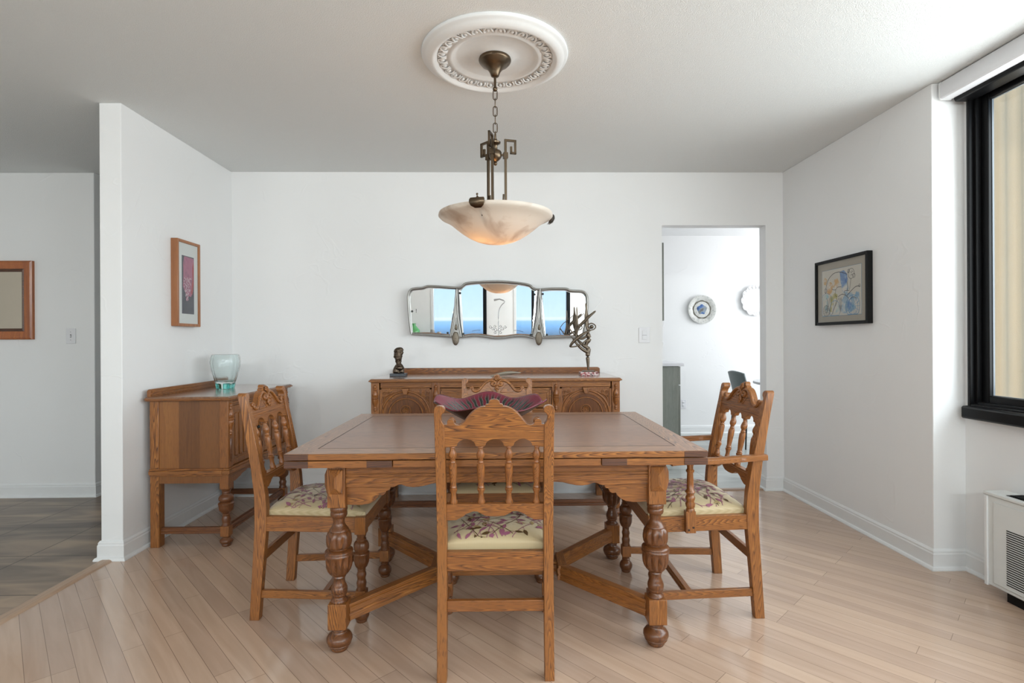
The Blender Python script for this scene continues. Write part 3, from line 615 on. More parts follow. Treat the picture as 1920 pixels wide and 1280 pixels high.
for sx_ in (-1, 1):
    for sy_ in (-1, 1):
        x, y = sx_*LX, sy_*LY
        lg = MB().lathe(LEGP[::-1], x, y, 48, lobes=10).lathe(FOOTP[::-1], x, y, 36).build('leg', MOAK, TB, smooth=45)
        m = MB().box(x-.033, x+.033, y-.033, y+.033, .541, .71)
        # pyramid bosses on the two outward faces
        for (ax, sg) in ((1, sy_), (0, sx_)):
            hw_, zc_, hz_ = .026, .638, .046
            f0 = .033; f1 = .036; f2 = .053
            if ax == 1: g = lambda u, d, z_: (x+u, y+sg*d, z_)
            else: g = lambda u, d, z_: (x+sg*d, y+u, z_)
            vs = [g(-hw_, f0, zc_-hz_), g(hw_, f0, zc_-hz_), g(hw_, f0, zc_+hz_), g(-hw_, f0, zc_+hz_), g(-hw_, f1, zc_-hz_), g(hw_, f1, zc_-hz_), g(hw_, f1, zc_+hz_), g(-hw_, f1, zc_+hz_), g(0, f2, zc_-.018), g(0, f2, zc_+.018)]
            fs = [(0, 1, 5, 4), (1, 2, 6, 5), (2, 3, 7, 6), (3, 0, 4, 7), (4, 5, 8), (5, 6, 9, 8), (6, 7, 9), (7, 4, 8, 9)]
            m.add(vs, fs)
        m.build('leg_block', OAK[2], lg, bevel=.0015)
        MB().box(x-.034, x+.034, y-.034, y+.034, .087, .182).build('leg_block', OAK[2], lg, bevel=.002)
def rail(name, p0, p1, prof, mt, parent, bevel=.001):
    a, b_ = Vector(p0), Vector(p1); L_ = (b_-a).length
    o = MB().bar((0, 0, 0), (L_, 0, 0), prof).build(name, mt, parent, bevel=bevel, loc=a); o.rotation_euler = (0, 0, math.atan2(b_.y-a.y, b_.x-a.x)); return o
# stretchers: a wishbone to a short cross piece at each end, tied by one long rail
SP = mprof(.021, .062, .004)
zs = .100
for s_ in (-1, 1):
    for q in (-1, 1):
        rail('stretcher', (s_*(LX-.022), q*(LY-.024), zs), (s_*.285, q*.062, zs), SP, OAK[0], TB)
    MB().bar((s_*.282, -.075, zs-.001), (s_*.282, .075, zs-.001), mprof(.023, .064)).build('stretcher', OAK[1], TB, bevel=.001)
MB().bar((-.262, 0, zs), (.262, 0, zs), mprof(.02, .055)).build('stretcher', OAK[0], TB, bevel=.001)

# ================================================================== CHAIRS
YBK = [(.0, -.235), (.2, -.221), (.40, -.206), (.50, -.207), (.60, -.219), (.70, -.237), (.80, -.256), (.90, -.276), (1.0, -.297)]
def yb(z):
    for (a, b_), (c_, d_) in zip(YBK, YBK[1:]):
        if z <= c_: return b_+(d_-b_)*(z-a)/(c_-a)
    return YBK[-1][1]
def cushion_mesh(rw_, fw, seedv):
    rnd = random.Random(seedv); y0, y1 = -.192, .232; zb = .432
    def half(y): return rw_+(fw-rw_)*(y-y0)/(y1-y0)
    def hz(x, y):
        u = x/half(y); v = (y-(y0+y1)/2)/((y1-y0)/2)
        e = max(0, 1-abs(u)**3.2); g = max(0, 1-abs(v)**3.2)
        return zb+.014+.044*(e*g)**.45
    m = MB(); nx, ny = 28, 28; vs = []; fs = []
    def par(t): return math.sin(t*PI/2)
    for j in range(ny+1):
        v = par(-1+2*j/ny); y = (y0+y1)/2+v*(y1-y0)/2
        for i in range(nx+1):
            u = par(-1+2*i/nx)
            # rounded front corners
            x = u*half(y)*(1-.03*max(0, abs(v)-.9)*10*abs(u)); vs.append((x, y, hz(x, y)))
    for j in range(ny):
        for i in range(nx):
            a = j*(nx+1)+i; fs.append((a, a+1, a+nx+2, a+nx+1))
    rim = list(range(nx))+[j*(nx+1)+nx for j in range(ny)]+[ny*(nx+1)+i for i in range(nx, 0, -1)]+[j*(nx+1) for j in range(ny, 0, -1)]
    bb = len(vs)
    for r_ in rim: x, y, z_ = vs[r_]; vs.append((x*.985, y*.99, zb-.006))
    k = len(rim)
    for i in range(k): fs.append((rim[(i+1) % k], rim[i], bb+i, bb+(i+1) % k))
    fs.append(tuple(bb+i for i in range(k))[::-1])
    m.add(vs, fs, 0)
    # woven vines
    def onto(x, y, lift=.0018): return (x, y, hz(x, y)+lift)
    def ok(x, y): return y0+.006 < y < y1-.004 and abs(x) < half(y)*.985
    def strip(pts, wd, mi):
        P = [Vector(p) for p in pts]; row = []
        for i, p in enumerate(P):
            t_ = (P[min(i+1, len(P)-1)]-P[max(i-1, 0)]).normalized(); nrm = Vector((-t_.y, t_.x)); row.append((p+nrm*wd/2, p-nrm*wd/2))
        for i in range(len(row)-1):
            q = [row[i][0], row[i][1], row[i+1][1], row[i+1][0]]
            if all(ok(a.x, a.y) for a in q): m.add([onto(a.x, a.y) for a in q][::-1], [(0, 1, 2, 3)], mi)
    def leaf(x, y, an, ln, wd, mi):
        d = Vector((math.cos(an), math.sin(an))); nrm = Vector((-d.y, d.x)); prev = None; k = 7
        for i in range(k+1):
            t_ = i/k; c_ = Vector((x, y))+d*ln*t_; h_ = nrm*wd/2*math.sin(PI*t_**.8)
            cur = (c_+h_, c_-h_)
            if prev:
                q = [prev[0], prev[1], cur[1], cur[0]]
                if all(ok(a.x, a.y) for a in q): m.add([onto(a.x, a.y, .0023) for a in q][::-1], [(0, 1, 2, 3)], mi)
            prev = cur
    for s_ in range(34):
        x, y = rnd.uniform(-.2, .2), rnd.uniform(-.2, .22); an = rnd.uniform(0, 2*PI); pts = []; cv = rnd.uniform(-6, 6)
        mi0 = rnd.choice((1, 1, 2))
        for i in range(26):
            pts.append((x, y)); an += cv*.012+rnd.uniform(-.06, .06); x += math.cos(an)*.010; y += math.sin(an)*.010
            if i % 13 == 12: cv = -cv
            if i > 1 and i % 4 == 2:
                sd = 1 if (i//4) % 2 else -1
                a2 = an+sd*rnd.uniform(.5, 1.0); st = [(x, y), (x+math.cos(a2)*.010, y+math.sin(a2)*.010), (x+math.cos(a2)*.020, y+math.sin(a2)*.020)]
                strip(st, .0016, mi0); leaf(st[-1][0], st[-1][1], a2+rnd.uniform(-.3, .3), rnd.uniform(.026, .040), rnd.uniform(.011, .016), rnd.choice((1, 1, 2, 3)))
        strip(pts, .0026, mi0)
    return m
def turned(x, y, z0, z1, prof, m, seg=24, lobes=8):
    """prof in 0..1 of the height"""
    m.lathe([(z0+(z1-z0)*q[0], q[1])+tuple(q[2:]) for q in prof], x, y, seg, lobes=lobes)
CLEG = [(0, .020), (.02, .021), (.05, .018), (.08, .019), (.13, .0205), (.17, .018), (.19, .0165), (.22, .017), (.27, .020), (.31, .018), (.34, .0155), (.36, .0175), (.38, .0165), (.42, .024, .05), (.48, .0305, .20), (.55, .0325, .20), (.62, .0325, .14), (.635, .033), (.65, .0335), (.665, .031), (.68, .026), (.70, .0265), (.72, .031, .05), (.77, .0325, .16), (.82, .031, .14), (.855, .025), (.87, .020), (.885, .0195), (.90, .0205), (.92, .017), (.95, .0185), (.97, .0205), (1, .0205)]
CFOOT = [(0, .020), (.04, .022), (.10, .0235), (.14, .0225), (.18, .0265), (.33, .0315), (.48, .0315), (.62, .026), (.70, .020), (.74, .018), (.80, .020), (.86, .017), (.93, .020), (1, .020)]
SPIN = [(0, .012), (.02, .0135), (.05, .0135), (.08, .0105), (.15, .0085), (.20, .0095), (.235, .013), (.26, .0135), (.275, .010), (.29, .0125), (.31, .0105), (.33, .0095), (.42, .0115), (.55, .0135), (.65, .0138), (.69, .0125), (.70, .0095), (.715, .011), (.735, .009), (.76, .0085), (.775, .0105), (.80, .0135), (.84, .0145), (.88, .0125), (.93, .008), (.955, .0075), (.965, .010), (.98, .009), (1, .0135)]
def volute(pts, z=0): return smoothpath(pts, 5)
def make_chair(name, label, arms=False, seedv=1):
    T = thing(name, label, 'chair', (0, 0, 0), 0)
    rx, fx = (.214, .240) if arms else (.1835, .2115)
    # rear legs running up into the back posts
    for s_ in (-1, 1):
        fr = [(.0, .020), (.2, .022), (.38, .025), (.46, .0255), (.52, .024), (.65, .021), (.80, .018), (.865, .0165)]
        outl = [(yb(z)+h_, z) for z, h_ in fr]+[(yb(z)-h_, z) for z, h_ in fr[::-1]]
        x = s_*rx
        m = MB().prism(outl, 0, x-.0165, x+.0165)
        kn = [(-.0165, .862), (-.0165, .930), (-.0145, .938), (-.0085, .943), (.001, .945), (.011, .943), (.0175, .937), (.0195, .929), (.0165, .921), (.0105, .917), (.0055, .910), (.005, .902), (.0075, .892), (.0135, .884), (.0165, .878), (.0165, .862)]
        m.prism([(x-s_*a, b_) for a, b_ in kn], 1, -.0165, .0165, xf=lambda p: Vector((p.x, p.y+yb(p.z), p.z)))
        m.build('leg', OAK[2], T, bevel=.002)
    # front legs
    for s_ in (-1, 1):
        x, y = s_*fx, .215
        m = MB(); turned(x, y, .130, .366, CLEG, m); turned(x, y, 0, .080, CFOOT, m)
        lg = m.build('leg', MOAK, T, smooth=45)
        MB().box(x-.0225, x+.0225, y-.0225, y+.0225, .365, .436).build('leg_block', OAK[2], lg, bevel=.0015)
        MB().box(x-.0215, x+.0215, y-.0215, y+.0215, .079, .131).build('leg_block', OAK[2], lg, bevel=.0015)
    # seat rails
    m = MB()
    m.bar((-fx+.02, .217, .370), (fx-.02, .217, .370), [(0-.014, 0), (.014, 0), (.014, .012), (.010, .015), (.010, .022), (.015, .026), (.015, .040), (.010, .044), (.010, .052), (.014, .056), (.014, .062), (-.014, .062)])
    m.build('seat_rail', OAK[0], T, bevel=.001)
    MB().box(-rx+.016, rx-.016, -.222, -.198, .365, .430).build('seat_rail', OAK[0], T, bevel=.001)
    for s_ in (-1, 1):
        MB().bar((s_*(rx+.002), -.19, .370), (s_*(fx+.002), .195, .370), [(-.011, 0), (.011, 0), (.011, .062), (-.011, .062)]).build('seat_rail', OAK[1], T, bevel=.0015)
    # stretchers
    for s_ in (-1, 1):
        MB().bar((s_*rx, -.212, .090), (s_*fx, .197, .090), [(-.009, 0), (.009, 0), (.009, .032), (-.009, .032)]).build('stretcher', OAK[1], T, bevel=.0015)
    MB().box(-rx+.016, rx-.016, -.231, -.213, .228, .266).build('stretcher', OAK[0], T, bevel=.002)
    xm = rx+(fx-rx)*.65
    MB().bar((-xm+.008, .06, .092), (xm-.008, .06, .092), mprof(.014, .030, .003)).build('stretcher', OAK[0], T, bevel=.0008)
    # cushion
    ew = .03 if arms else 0
    cushion_mesh(.176+ew, .214+ew, seedv).build('cushion', [FAB, MAUVE, OLIVE, TAN], T, smooth=60)
    # back
    k = (rx-.0165)/.167
    lean = lambda p: Vector((p.x, p.y+yb(p.z), p.z))
    sx_ = [-.143*k, -.048*k, .048*k, .143*k]
    for x in sx_:
        m = MB(); m.lathe([(.596+(.806-.596)*q[0], q[1]) for q in SPIN], x, 0, 18, xf=lean)
        m.build('spindle', SOAK, T, smooth=45)
    W_ = rx-.015
    bot = [(-W_, .800)]
    for i in range(3):
        c_ = (sx_[i]+sx_[i+1])/2; r_ = .031*k
        bot += [(c_+r_*math.cos(a), .806+.023*math.sin(a)) for a in [PI-PI*j/10 for j in range(11)]]
        bot += [((sx_[i+1])-.010, .803), ((sx_[i+1])+.010, .803)] if i < 2 else []
    bot += [(W_, .800)]
    hf = [(W_, .880), (.158*k, .880), (.157*k, .893), (.152*k, .898), (.143*k, .899), (.136*k, .895), (.134*k, .884), (.129*k, .879), (.120*k, .877), (.112*k, .879), (.105*k, .884), (.097*k, .893), (.089*k, .903), (.080*k, .914), (.071*k, .923), (.060*k, .932), (.048*k, .9385), (.038*k, .941), (.029*k, .942), (.029, .946), (.026, .949), (.021, .9495), (.0185, .950), (.0185, .954), (.0165, .959), (.0125, .963), (.007, .965), (0, .966)]
    top = hf+[(-a, b_) for a, b_ in hf[::-1][1:]]
    m = MB(); m.prism(bot+top, 1, -.012, .010, xf=lean)
    cr_ = m.build('crest_rail', OAK[0], T, bevel=.001)
    m = MB(); yf = .012
    for s_ in (-1, 1):
        pth = smoothpath([(s_*a*k, yf, b_) for a, b_ in ((.146, .886), (.150, .892), (.144, .897), (.137, .890), (.138, .880), (.126, .872), (.112, .874), (.098, .883), (.084, .901), (.068, .918), (.049, .930), (.030, .934), (.014, .928), (.007, .917), (.012, .906), (.024, .905), (.030, .913), (.025, .920), (.018, .917))], 4)
        n_ = len(pth); m.tube(pth, [.0045+.0035*math.sin(PI*min(1, i/n_*1.6)*.5+.2) for i in range(n_)], 8, xf=lean, flat=.9, up=Vector((0, 1, 0)))
        tri = [(s_*.018*k, yf-.002, .865), (s_*.092*k, yf-.002, .865), (s_*.052*k, yf-.002, .905)]
        m.tube(tri+[tri[0]], .0016, 6, xf=lean)
    for i, an in enumerate((-60, -30, 0, 30, 60)):
        a = R(an); m.tube(smoothpath([(0, yf+.002, .932), (math.sin(a)*.010, yf+.008, .932+math.cos(a)*.018), (math.sin(a)*.018, yf+.004, .934+math.cos(a)*.026)], 3), [.003]+[.0042]*5+[.002], 7, xf=lean)
    for x_, z_, r_ in ((0, .895, .010), (-.007, .888, .007), (.007, .888, .007), (0, .878, .007), (0, .912, .008)): m.ball((x_, yf+.003, z_), r_, seg=8, xf=lean, sc_=(.8, .8, 1.3))
    m.build('carving', OAK[0], cr_, smooth=60)
    m = MB()
    for z0, z1 in ((.846, .855), (.836, .842)): m.box(-W_, W_, .009, .0125, z0, z1, xf=lean)
    m.build('moulding', OAK[0], cr_, bevel=.001)
    # lower back rail with scalloped edge
    lb = [(-W_, .540), (-W_*.80, .541), (-W_*.70, .550), (-W_*.66, .553), (-W_*.60, .562), (-W_*.45, .572), (-W_*.36, .571), (-W_*.28, .563), (-W_*.2, .556), (-W_*.1, .554), (0, .553)]
    pts = lb+[(-a, b_) for a, b_ in lb[::-1][1:]]+[(W_, .598), (-W_, .598)]
    m = MB(); m.prism(pts, 1, -.012, .012, xf=lean); m.box(-W_, W_, .011, .015, .585, .592, xf=lean)
    m.build('lower_back_rail', OAK[0], T, bevel=.001)
    if arms:
        for s_ in (-1, 1):
            path = smoothpath([(s_*.232, -.262, .672), (s_*.236, -.15, .666), (s_*.244, -.04, .661), (s_*.258, .05, .664), (s_*.268, .11, .666), (s_*.266, .15, .662)], 5)
            n_ = len(path); m = MB()
            vs = []
            for i, p in enumerate(path):
                t_ = (path[min(i+1, n_-1)]-path[max(i-1, 0)]).normalized(); sd = Vector((t_.y, -t_.x, 0)).normalized(); wd = .017+.013*(i/n_)**1.5; h_ = .0115
                if i == n_-1: wd *= .7
                for (a, b_) in ((-wd, -h_), (wd, -h_), (wd, h_*.6), (wd*.7, h_), (-wd*.7, h_), (-wd, h_*.6)): vs.append(p+sd*a+Vector((0, 0, b_)))
            fs = [tuple(range(6)), tuple(range(len(vs)-6, len(vs)))[::-1]]
            for i in range(n_-1):
                for q in range(6): fs.append((i*6+q, (i+1)*6+q, (i+1)*6+(q+1) % 6, i*6+(q+1) % 6))
            m.add(vs, fs)
            ar = m.build('armrest', OAK[1], T, smooth=40, bevel=.001)
            xq = s_*.258
            MB().tube([(xq-s_*.0, .06, .652), (xq, .06, .66)], .006, 8).build('peg', INLAY, ar)
            m = MB()
            turned(xq, .065, .458, .655, [(0, .018), (.04, .018), (.07, .015), (.10, .018), (.16, .020), (.20, .016), (.23, .017), (.27, .0195), (.31, .018), (.34, .014), (.37, .0155), (.40, .0195), (.43, .018), (.455, .0135), (.60, .0135), (.80, .012), (.83, .0165), (.86, .0165), (.88, .012), (.94, .0125), (.97, .015), (1, .0155)], m, 20)
            sp_ = m.build('arm_post', SOAK, T, smooth=45)
            m = MB().box(xq-.016 if s_ > 0 else xq-.012, xq+.012 if s_ > 0 else xq+.016, .046, .086, .372, .460, 0)
            for yy_, zz_ in ((.056, .395), (.075, .385)): m.tube([(xq+s_*.012, yy_, zz_), (xq+s_*.0135, yy_, zz_)], .0045, 10, m=1)
            m.build('arm_post_block', [OAK[2], INLAY], sp_, bevel=.0012)
    return T
c_front = make_chair('dining_chair', 'oak spindle-back dining chair nearest the viewer, seen from behind', False, 3)
c_front.location = (-.025, 2.066, 0); c_front.rotation_euler = (0, 0, R(-.3))
c_left = copy_tree(c_front); tag(c_left, 'oak spindle-back dining chair at the left end of the table beside the small sideboard', 'chair')
c_left.location = (-.80, 2.437, 0); c_left.rotation_euler = (0, 0, R(-90.5))
c_back = copy_tree(c_front); tag(c_back, 'oak dining chair facing the viewer on the far side of the table, behind the bowl', 'chair')
c_back.location = (-.030, 2.776, 0); c_back.rotation_euler = (0, 0, R(180))
c_arm = make_chair('armchair', 'oak spindle-back dining armchair with scroll arms at the right end of the table', True, 11)
c_arm.location = (.832, 2.425, 0); c_arm.rotation_euler = (0, 0, R(90))
for c_ in (c_front, c_left, c_back): c_['group'] = 'armless chairs of the dining set'

# ================================================================== SIDEBOARDS (front faces local -Y, back at y = 0)
SBLEG = [(0, .024), (.04, .026), (.08, .021), (.12, .022), (.20, .0255), (.25, .021), (.28, .019), (.31, .022), (.33, .019), (.37, .026, .05), (.43, .038, .10), (.50, .041, .10), (.57, .0415, .06), (.59, .043), (.61, .0425), (.63, .037), (.65, .030), (.67, .033), (.70, .040, .05), (.75, .041, .08), (.79, .037, .05), (.82, .028), (.84, .022), (.87, .020), (.89, .0235), (.92, .021), (.94, .025), (1, .027)]
def split_spindle(m, x, y, z0, z1, r=1.0, mi=0):
    pr = [(0, 0), (.02, .008), (.06, .011), (.10, .008), (.12, .012), (.16, .009), (.20, .008), (.28, .014), (.38, .0195), (.46, .020), (.48, .016), (.50, .021), (.53, .021), (.55, .016), (.57, .019), (.66, .0185), (.76, .012), (.80, .009), (.82, .012), (.86, .0085), (.90, .012), (.95, .011), (.98, .007), (1, 0)]
    m.lathe([(z0+(z1-z0)*a, b_*r) for a, b_ in pr], x, y, 20, m=mi)
def sideboard(name, label, W, D, HT, posts, legx, style, loc, rz, bodyz):
    T = thing(name, label, 'sideboard', loc, rz)
    hb = W/2-.03; f = -D+.025      # body half width, body front
    tt = HT-.024
    # top with moulded edge
    m = MB()
    pr = [(-W/2, 0), (W/2, 0), (W/2, -D), (-W/2, -D)]
    m.box(-W/2+.012, W/2-.012, -D+.012, 0, HT-.003, HT)
    m.box(-W/2+.006, W/2-.006, -D+.006, 0, HT-.009, HT-.003)
    m.build('top', SBTOP, T, bevel=.002)
    m = MB()
    for e, za, zb in ((0, HT-.018, HT-.009), (.01, tt, HT-.018)):
        m.box(-W/2+e, W/2-e, -D+e, -D+.05, za, zb, 0); m.box(-W/2+.05, W/2-.05, -D+.05, 0, za, zb, 0)
        m.box(-W/2+e, -W/2+.05, -D+.05, 0, za, zb, 1); m.box(W/2-.05, W/2-e, -D+.05, 0, za, zb, 1)
    m.build('top_edge', [OAK[0], OAK[1]], T, bevel=.002)
    # backboard
    q = HT+.042; bx_ = W/2-.045 if style == 'arch' else W/2-.02
    MB().prism([(-bx_, HT), (bx_, HT), (bx_, q-.012), (bx_-.006, q-.004), (bx_-.016, q), (-bx_+.016, q), (-bx_+.006, q-.004), (-bx_, q-.012)], 1, -.024, -.004).box(-bx_+.004, bx_-.004, -.029, -.024, HT+.008, HT+.014).box(-bx_+.01, bx_-.01, -.028, -.024, HT+.022, HT+.034).build('backboard', OAK[0], T, bevel=.0015)
    # carcass
    bz = bodyz
    m = MB()
    m.box(-hb+.045, hb-.045, -.030, -.020, bz, tt)
    m.box(-hb+.01, hb-.01, f+.02, -.02, bz, bz+.015)
    m.build('carcass', OAK[2], T)
    for s_ in (-1, 1):
        xa, xb = sorted((s_*(hb-.006), s_*(hb-.018)))
        m = MB(); ya, yb_ = f+.045, -.055
        for q_ in range(3): m.box(xa, xb, ya+(yb_-ya)*q_/3, ya+(yb_-ya)*(q_+1)/3, bz-.04, tt, (0, 1, 0)[q_] if q_ < 2 else 2)
        m.build('side_panel', [PANEL, PANEL2, PANEL3], T)
    # corner posts
    for s_ in (-1, 1):
        xa, xb = sorted((s_*hb, s_*(hb-.052)))
        MB().box(xa, xb, -.062, -.012, 0, tt).build('leg', OAK[2], T, bevel=.003)
    for x in posts:
        MB().box(x-.026, x+.026, f, f+.05, bz, tt).build('post', OAK[2], T, bevel=.002)
        m = MB(); split_spindle(m, x, f, bz+(tt-bz)*(.47 if style == 'linen' else .58), tt-.015); m.build('split_spindle', SOAK, T, smooth=50)
        m = MB(); m.lathe([(bz+.03, 0), (bz+.05, .008), (bz+(tt-bz)*.42, .009), (bz+(tt-bz)*.45, 0)], x, f, 12); m.build('post_bead', MOAK, T)
    # belt moulding
    def belt(z0, z1, e):
        m.box(-hb-e, hb+e, f-e, f+.03, z0, z1, 0)
        for q_ in (-1, 1):
            xa, xb = sorted((q_*(hb+e), q_*(hb-.03))); m.box(xa, xb, f+.03, -.012, z0, z1, 1)
    m = MB()
    belt(bz-.030, bz-.010, .014); belt(bz-.010, bz, .008); belt(bz-.042, bz-.030, .006)
    m.build('belt_moulding', [OAK[0], OAK[1]], T, bevel=.002)
    # apron, scalloped between the front legs
    az = bz-.042
    seg_ = legx
    for i in range(len(seg_)-1):
        a, b_ = seg_[i]+.022, seg_[i+1]-.022; c_ = (a+b_)/2; hh = (b_-a)/2
        pts = [(a, az)]
        lw = [(1, -.045), (.90, -.048), (.80, -.040), (.72, -.036), (.69, -.028), (.60, -.022), (.55, -.022), (.53, -.016), (.46, -.014), (.40, -.020), (.3, -.026), (.15, -.014), (0, -.012)]
        pts += [(c_-hh*u, az+v) for u, v in lw]+[(c_+hh*u, az+v) for u, v in lw[::-1][1:]]+[(b_, az)]
        MB().prism(pts, 1, f+.004, f+.022).build('apron', OAK[0], T, bevel=.001)
    for s_ in (-1, 1):
        xa, xb = sorted((s_*(hb-.004), s_*(hb-.020)))
        MB().box(xa, xb, f+.045, -.055, az-.042, az).build('side_rail', PANEL, T)
    # front legs
    for x in legx:
        m = MB(); m.lathe([(.112+(az-.075-.112)*q_[0], q_[1])+tuple(q_[2:]) for q_ in SBLEG], x, f+.026, 28, lobes=8)
        m.lathe([(0, .022), (.004, .025), (.010, .026), (.014, .024), (.016, .030), (.028, .0365), (.038, .034), (.044, .024), (.050, .021), (.053, .024), (.058, .024)], x, f+.026, 24)
        lg = m.build('leg', DOAK[2], T, smooth=45)
        MB().box(x-.025, x+.025, f+.001, f+.051, az-.078, az).build('leg_block', OAK[2], lg, bevel=.0015)
        MB().box(x-.024, x+.024, f+.002, f+.050, .057, .114).build('leg_block', OAK[2], lg, bevel=.0015)
    # stretchers
    MB().bar((-hb+.045, f+.026, .072), (hb-.045, f+.026, .072), mprof(.014, .038, .004)).build('stretcher', DOAK[0], T, bevel=.0008)
    for s_ in (-1, 1):
        x = s_*(hb-.026)
        MB().bar((x, f+.045, .072), (x, -.06, .072), mprof(.012, .036, .004)).build('stretcher', DOAK[1], T, bevel=.0008)
    # rail above doors
    m = MB()
    m.box(-hb+.04, hb-.04, f+.008, f+.03, tt-.036, tt)
    for z0, z1 in ((-.010, -.002), (-.022, -.013), (-.035, -.026)): m.box(-hb+.05, hb-.05, f+.003, f+.009, tt+z0, tt+z1)
    m.build('frieze_rail', OAK[0], T, bevel=.001)
    z1 = tt-.038; z0 = bz+.004
    for i in range(len(posts)-1):
        a, b_ = posts[i]+.027, posts[i+1]-.027; c_ = (a+b_)/2
        if style == 'arch' and i in (0, len(posts)-2):
            m = MB(); m.box(a, b_, f+.014, f+.03, z0, z1)
            for (p, q_) in ((a, a+.014), (b_-.014, b_)): m.box(p, q_, f+.008, f+.014, z0, z1)
            m.box(a, b_, f+.008, f+.014, z1-.010, z1)
            d = m.build('door', OAK[2], T, bevel=.001)
            r0 = (b_-a)/2-.022; zc = z1-.012-r0-.018
            m = MB()
            m.tube([(c_+(r0+.008)*math.cos(an), f+.012, zc+(r0+.008)*math.sin(an)) for an in [PI*j/32 for j in range(33)]], .007, 8, up=Vector((0, 1, 0)))
            m.tube([(c_+(r0-.012)*math.cos(an), f+.014, zc+(r0-.012)*math.sin(an)) for an in [PI*j/32 for j in range(33)]], .004, 6, up=Vector((0, 1, 0)))
            for s_ in (-1, 1): m.box(c_+s_*r0-.006, c_+s_*r0+.006, f+.006, f+.014, z0, zc)
            m.build('arch_moulding', OAK[2], d, smooth=50)
            m = MB()
            m.prism(arc(c_, zc, r0-.010, 0, 180, 30)+[(c_-r0+.010, zc-.10), (c_+r0-.010, zc-.10)], 1, f+.0135, f+.0150)
            m.build('arch_panel', MOAK, d)
            m = MB(); # inner carved ring, rosette, guilloche
            m.tube([(c_+(r0-.038)*math.cos(an), f+.012, zc+(r0-.038)*math.sin(an)) for an in [PI*j/28 for j in range(29)]], .005, 6, up=Vector((0, 1, 0)))
            zr = zc+.030; rr = .033
            m.tube([(c_+rr*math.cos(2*PI*j/24), f+.012, zr+rr*math.sin(2*PI*j/24)) for j in range(24)], .004, 6, closed=True, up=Vector((0, 1, 0)))
            for j in range(12):
                an = 2*PI*j/12; m.tube([(c_+.007*math.cos(an), f+.012, zr+.007*math.sin(an)), (c_+.024*math.cos(an), f+.010, zr+.024*math.sin(an))], [.0025, .0045], 6)
            m.ball((c_, f+.011, zr), .007, seg=8)
            for s_ in (-1, 1):
                for (dx, dz, r_) in ((.062, -.012, .024), (.083, -.012, .010)):
                    m.tube([(c_+s_*dx+r_*math.cos(2*PI*j/18), f+.013, zc+dz+r_*math.sin(2*PI*j/18)) for j in range(18)], .0042, 6, closed=True, up=Vector((0, 1, 0)))
                # spandrel scrolls
                bx0 = c_+s_*(r0+.004); bz0 = z1-.02
                for (ox, oz, r_) in ((-.012, -.014, .013), (-.040, -.010, .010), (-.010, -.042, .011)):
                    m.tube([(bx0+s_*(ox)+r_*(1-.05*j)*math.cos(j*.6), f+.010, bz0+oz+r_*(1-.05*j)*math.sin(j*.6)) for j in range(16)], .0028, 6, up=Vector((0, 1, 0)))
                m.tube(smoothpath([(bx0-s_*.075, f+.010, bz0-.006), (bx0-s_*.05, f+.010, bz0-.022), (bx0-s_*.02, f+.010, bz0-.040), (bx0-s_*.004, f+.010, bz0-.075)], 4), .0035, 6)
            m.build('carving', OAK[2], d, smooth=60)
            m = MB(); kz = zc+r0; m.prism([(c_-.024, kz+.030), (c_+.024, kz+.030), (c_+.011, kz-.010), (c_-.011, kz-.010)], 1, f-.014, f+.014)
            m.build('keystone', OAK[2], d, bevel=.002)
            hx_ = b_-.020 if i == 0 else a+.020
            m = MB().ball((hx_, f-.004, z0+(z1-z0)*.46), .011, seg=10); m.tube([(hx_, f+.008, z0+(z1-z0)*.46), (hx_, f-.002, z0+(z1-z0)*.46)], .005, 8); m.tube([(hx_, f-.002, z0+(z1-z0)*.46), (hx_, f+.004, z0+(z1-z0)*.40)], .006, 8)
            m.build('handle', IRON, d)
        elif style == 'arch':
            nd = 3
            for j in range(nd):
                za = z0+(z1-z0)*j/nd+.003; zb_ = z0+(z1-z0)*(j+1)/nd-.003
                m = MB().box(a, b_, f+.012, f+.03, za, zb_)
                for gx in ((a+.006, c_-.004), (c_+.004, b_-.006)):
                    for dd, e in ((.0, .012), (.02, .008)):
                        p, q_ = gx[0]+dd, gx[1]-dd; u, v = za+.006+dd, zb_-.006-dd
                        if v-u < .02: continue
                        m.box(p, q_, f+.006+dd*.1, f+.012, v-e*.7, v); m.box(p, q_, f+.006+dd*.1, f+.012, u, u+e*.7); m.box(p, p+e*.7, f+.006+dd*.1, f+.012, u, v); m.box(q_-e*.7, q_, f+.006+dd*.1, f+.012, u, v)
                d = m.build('drawer', OAK[0], T, bevel=.001)
                for gx in ((a+c_)/2, (c_+b_)/2):
                    zk = (za+zb_)/2
                    m = MB(); m.tube(smoothpath([(gx, f+.0, zk+.008), (gx-.012, f-.004, zk-.004), (gx, f-.006, zk-.014), (gx+.012, f-.004, zk-.004), (gx, f+.0, zk+.008)], 4), .002, 6); m.ball((gx, f+.006, zk+.008), .006, seg=8); m.build('handle', IRON, d)
        else:
            nd = 2 if b_-a > .5 else 1
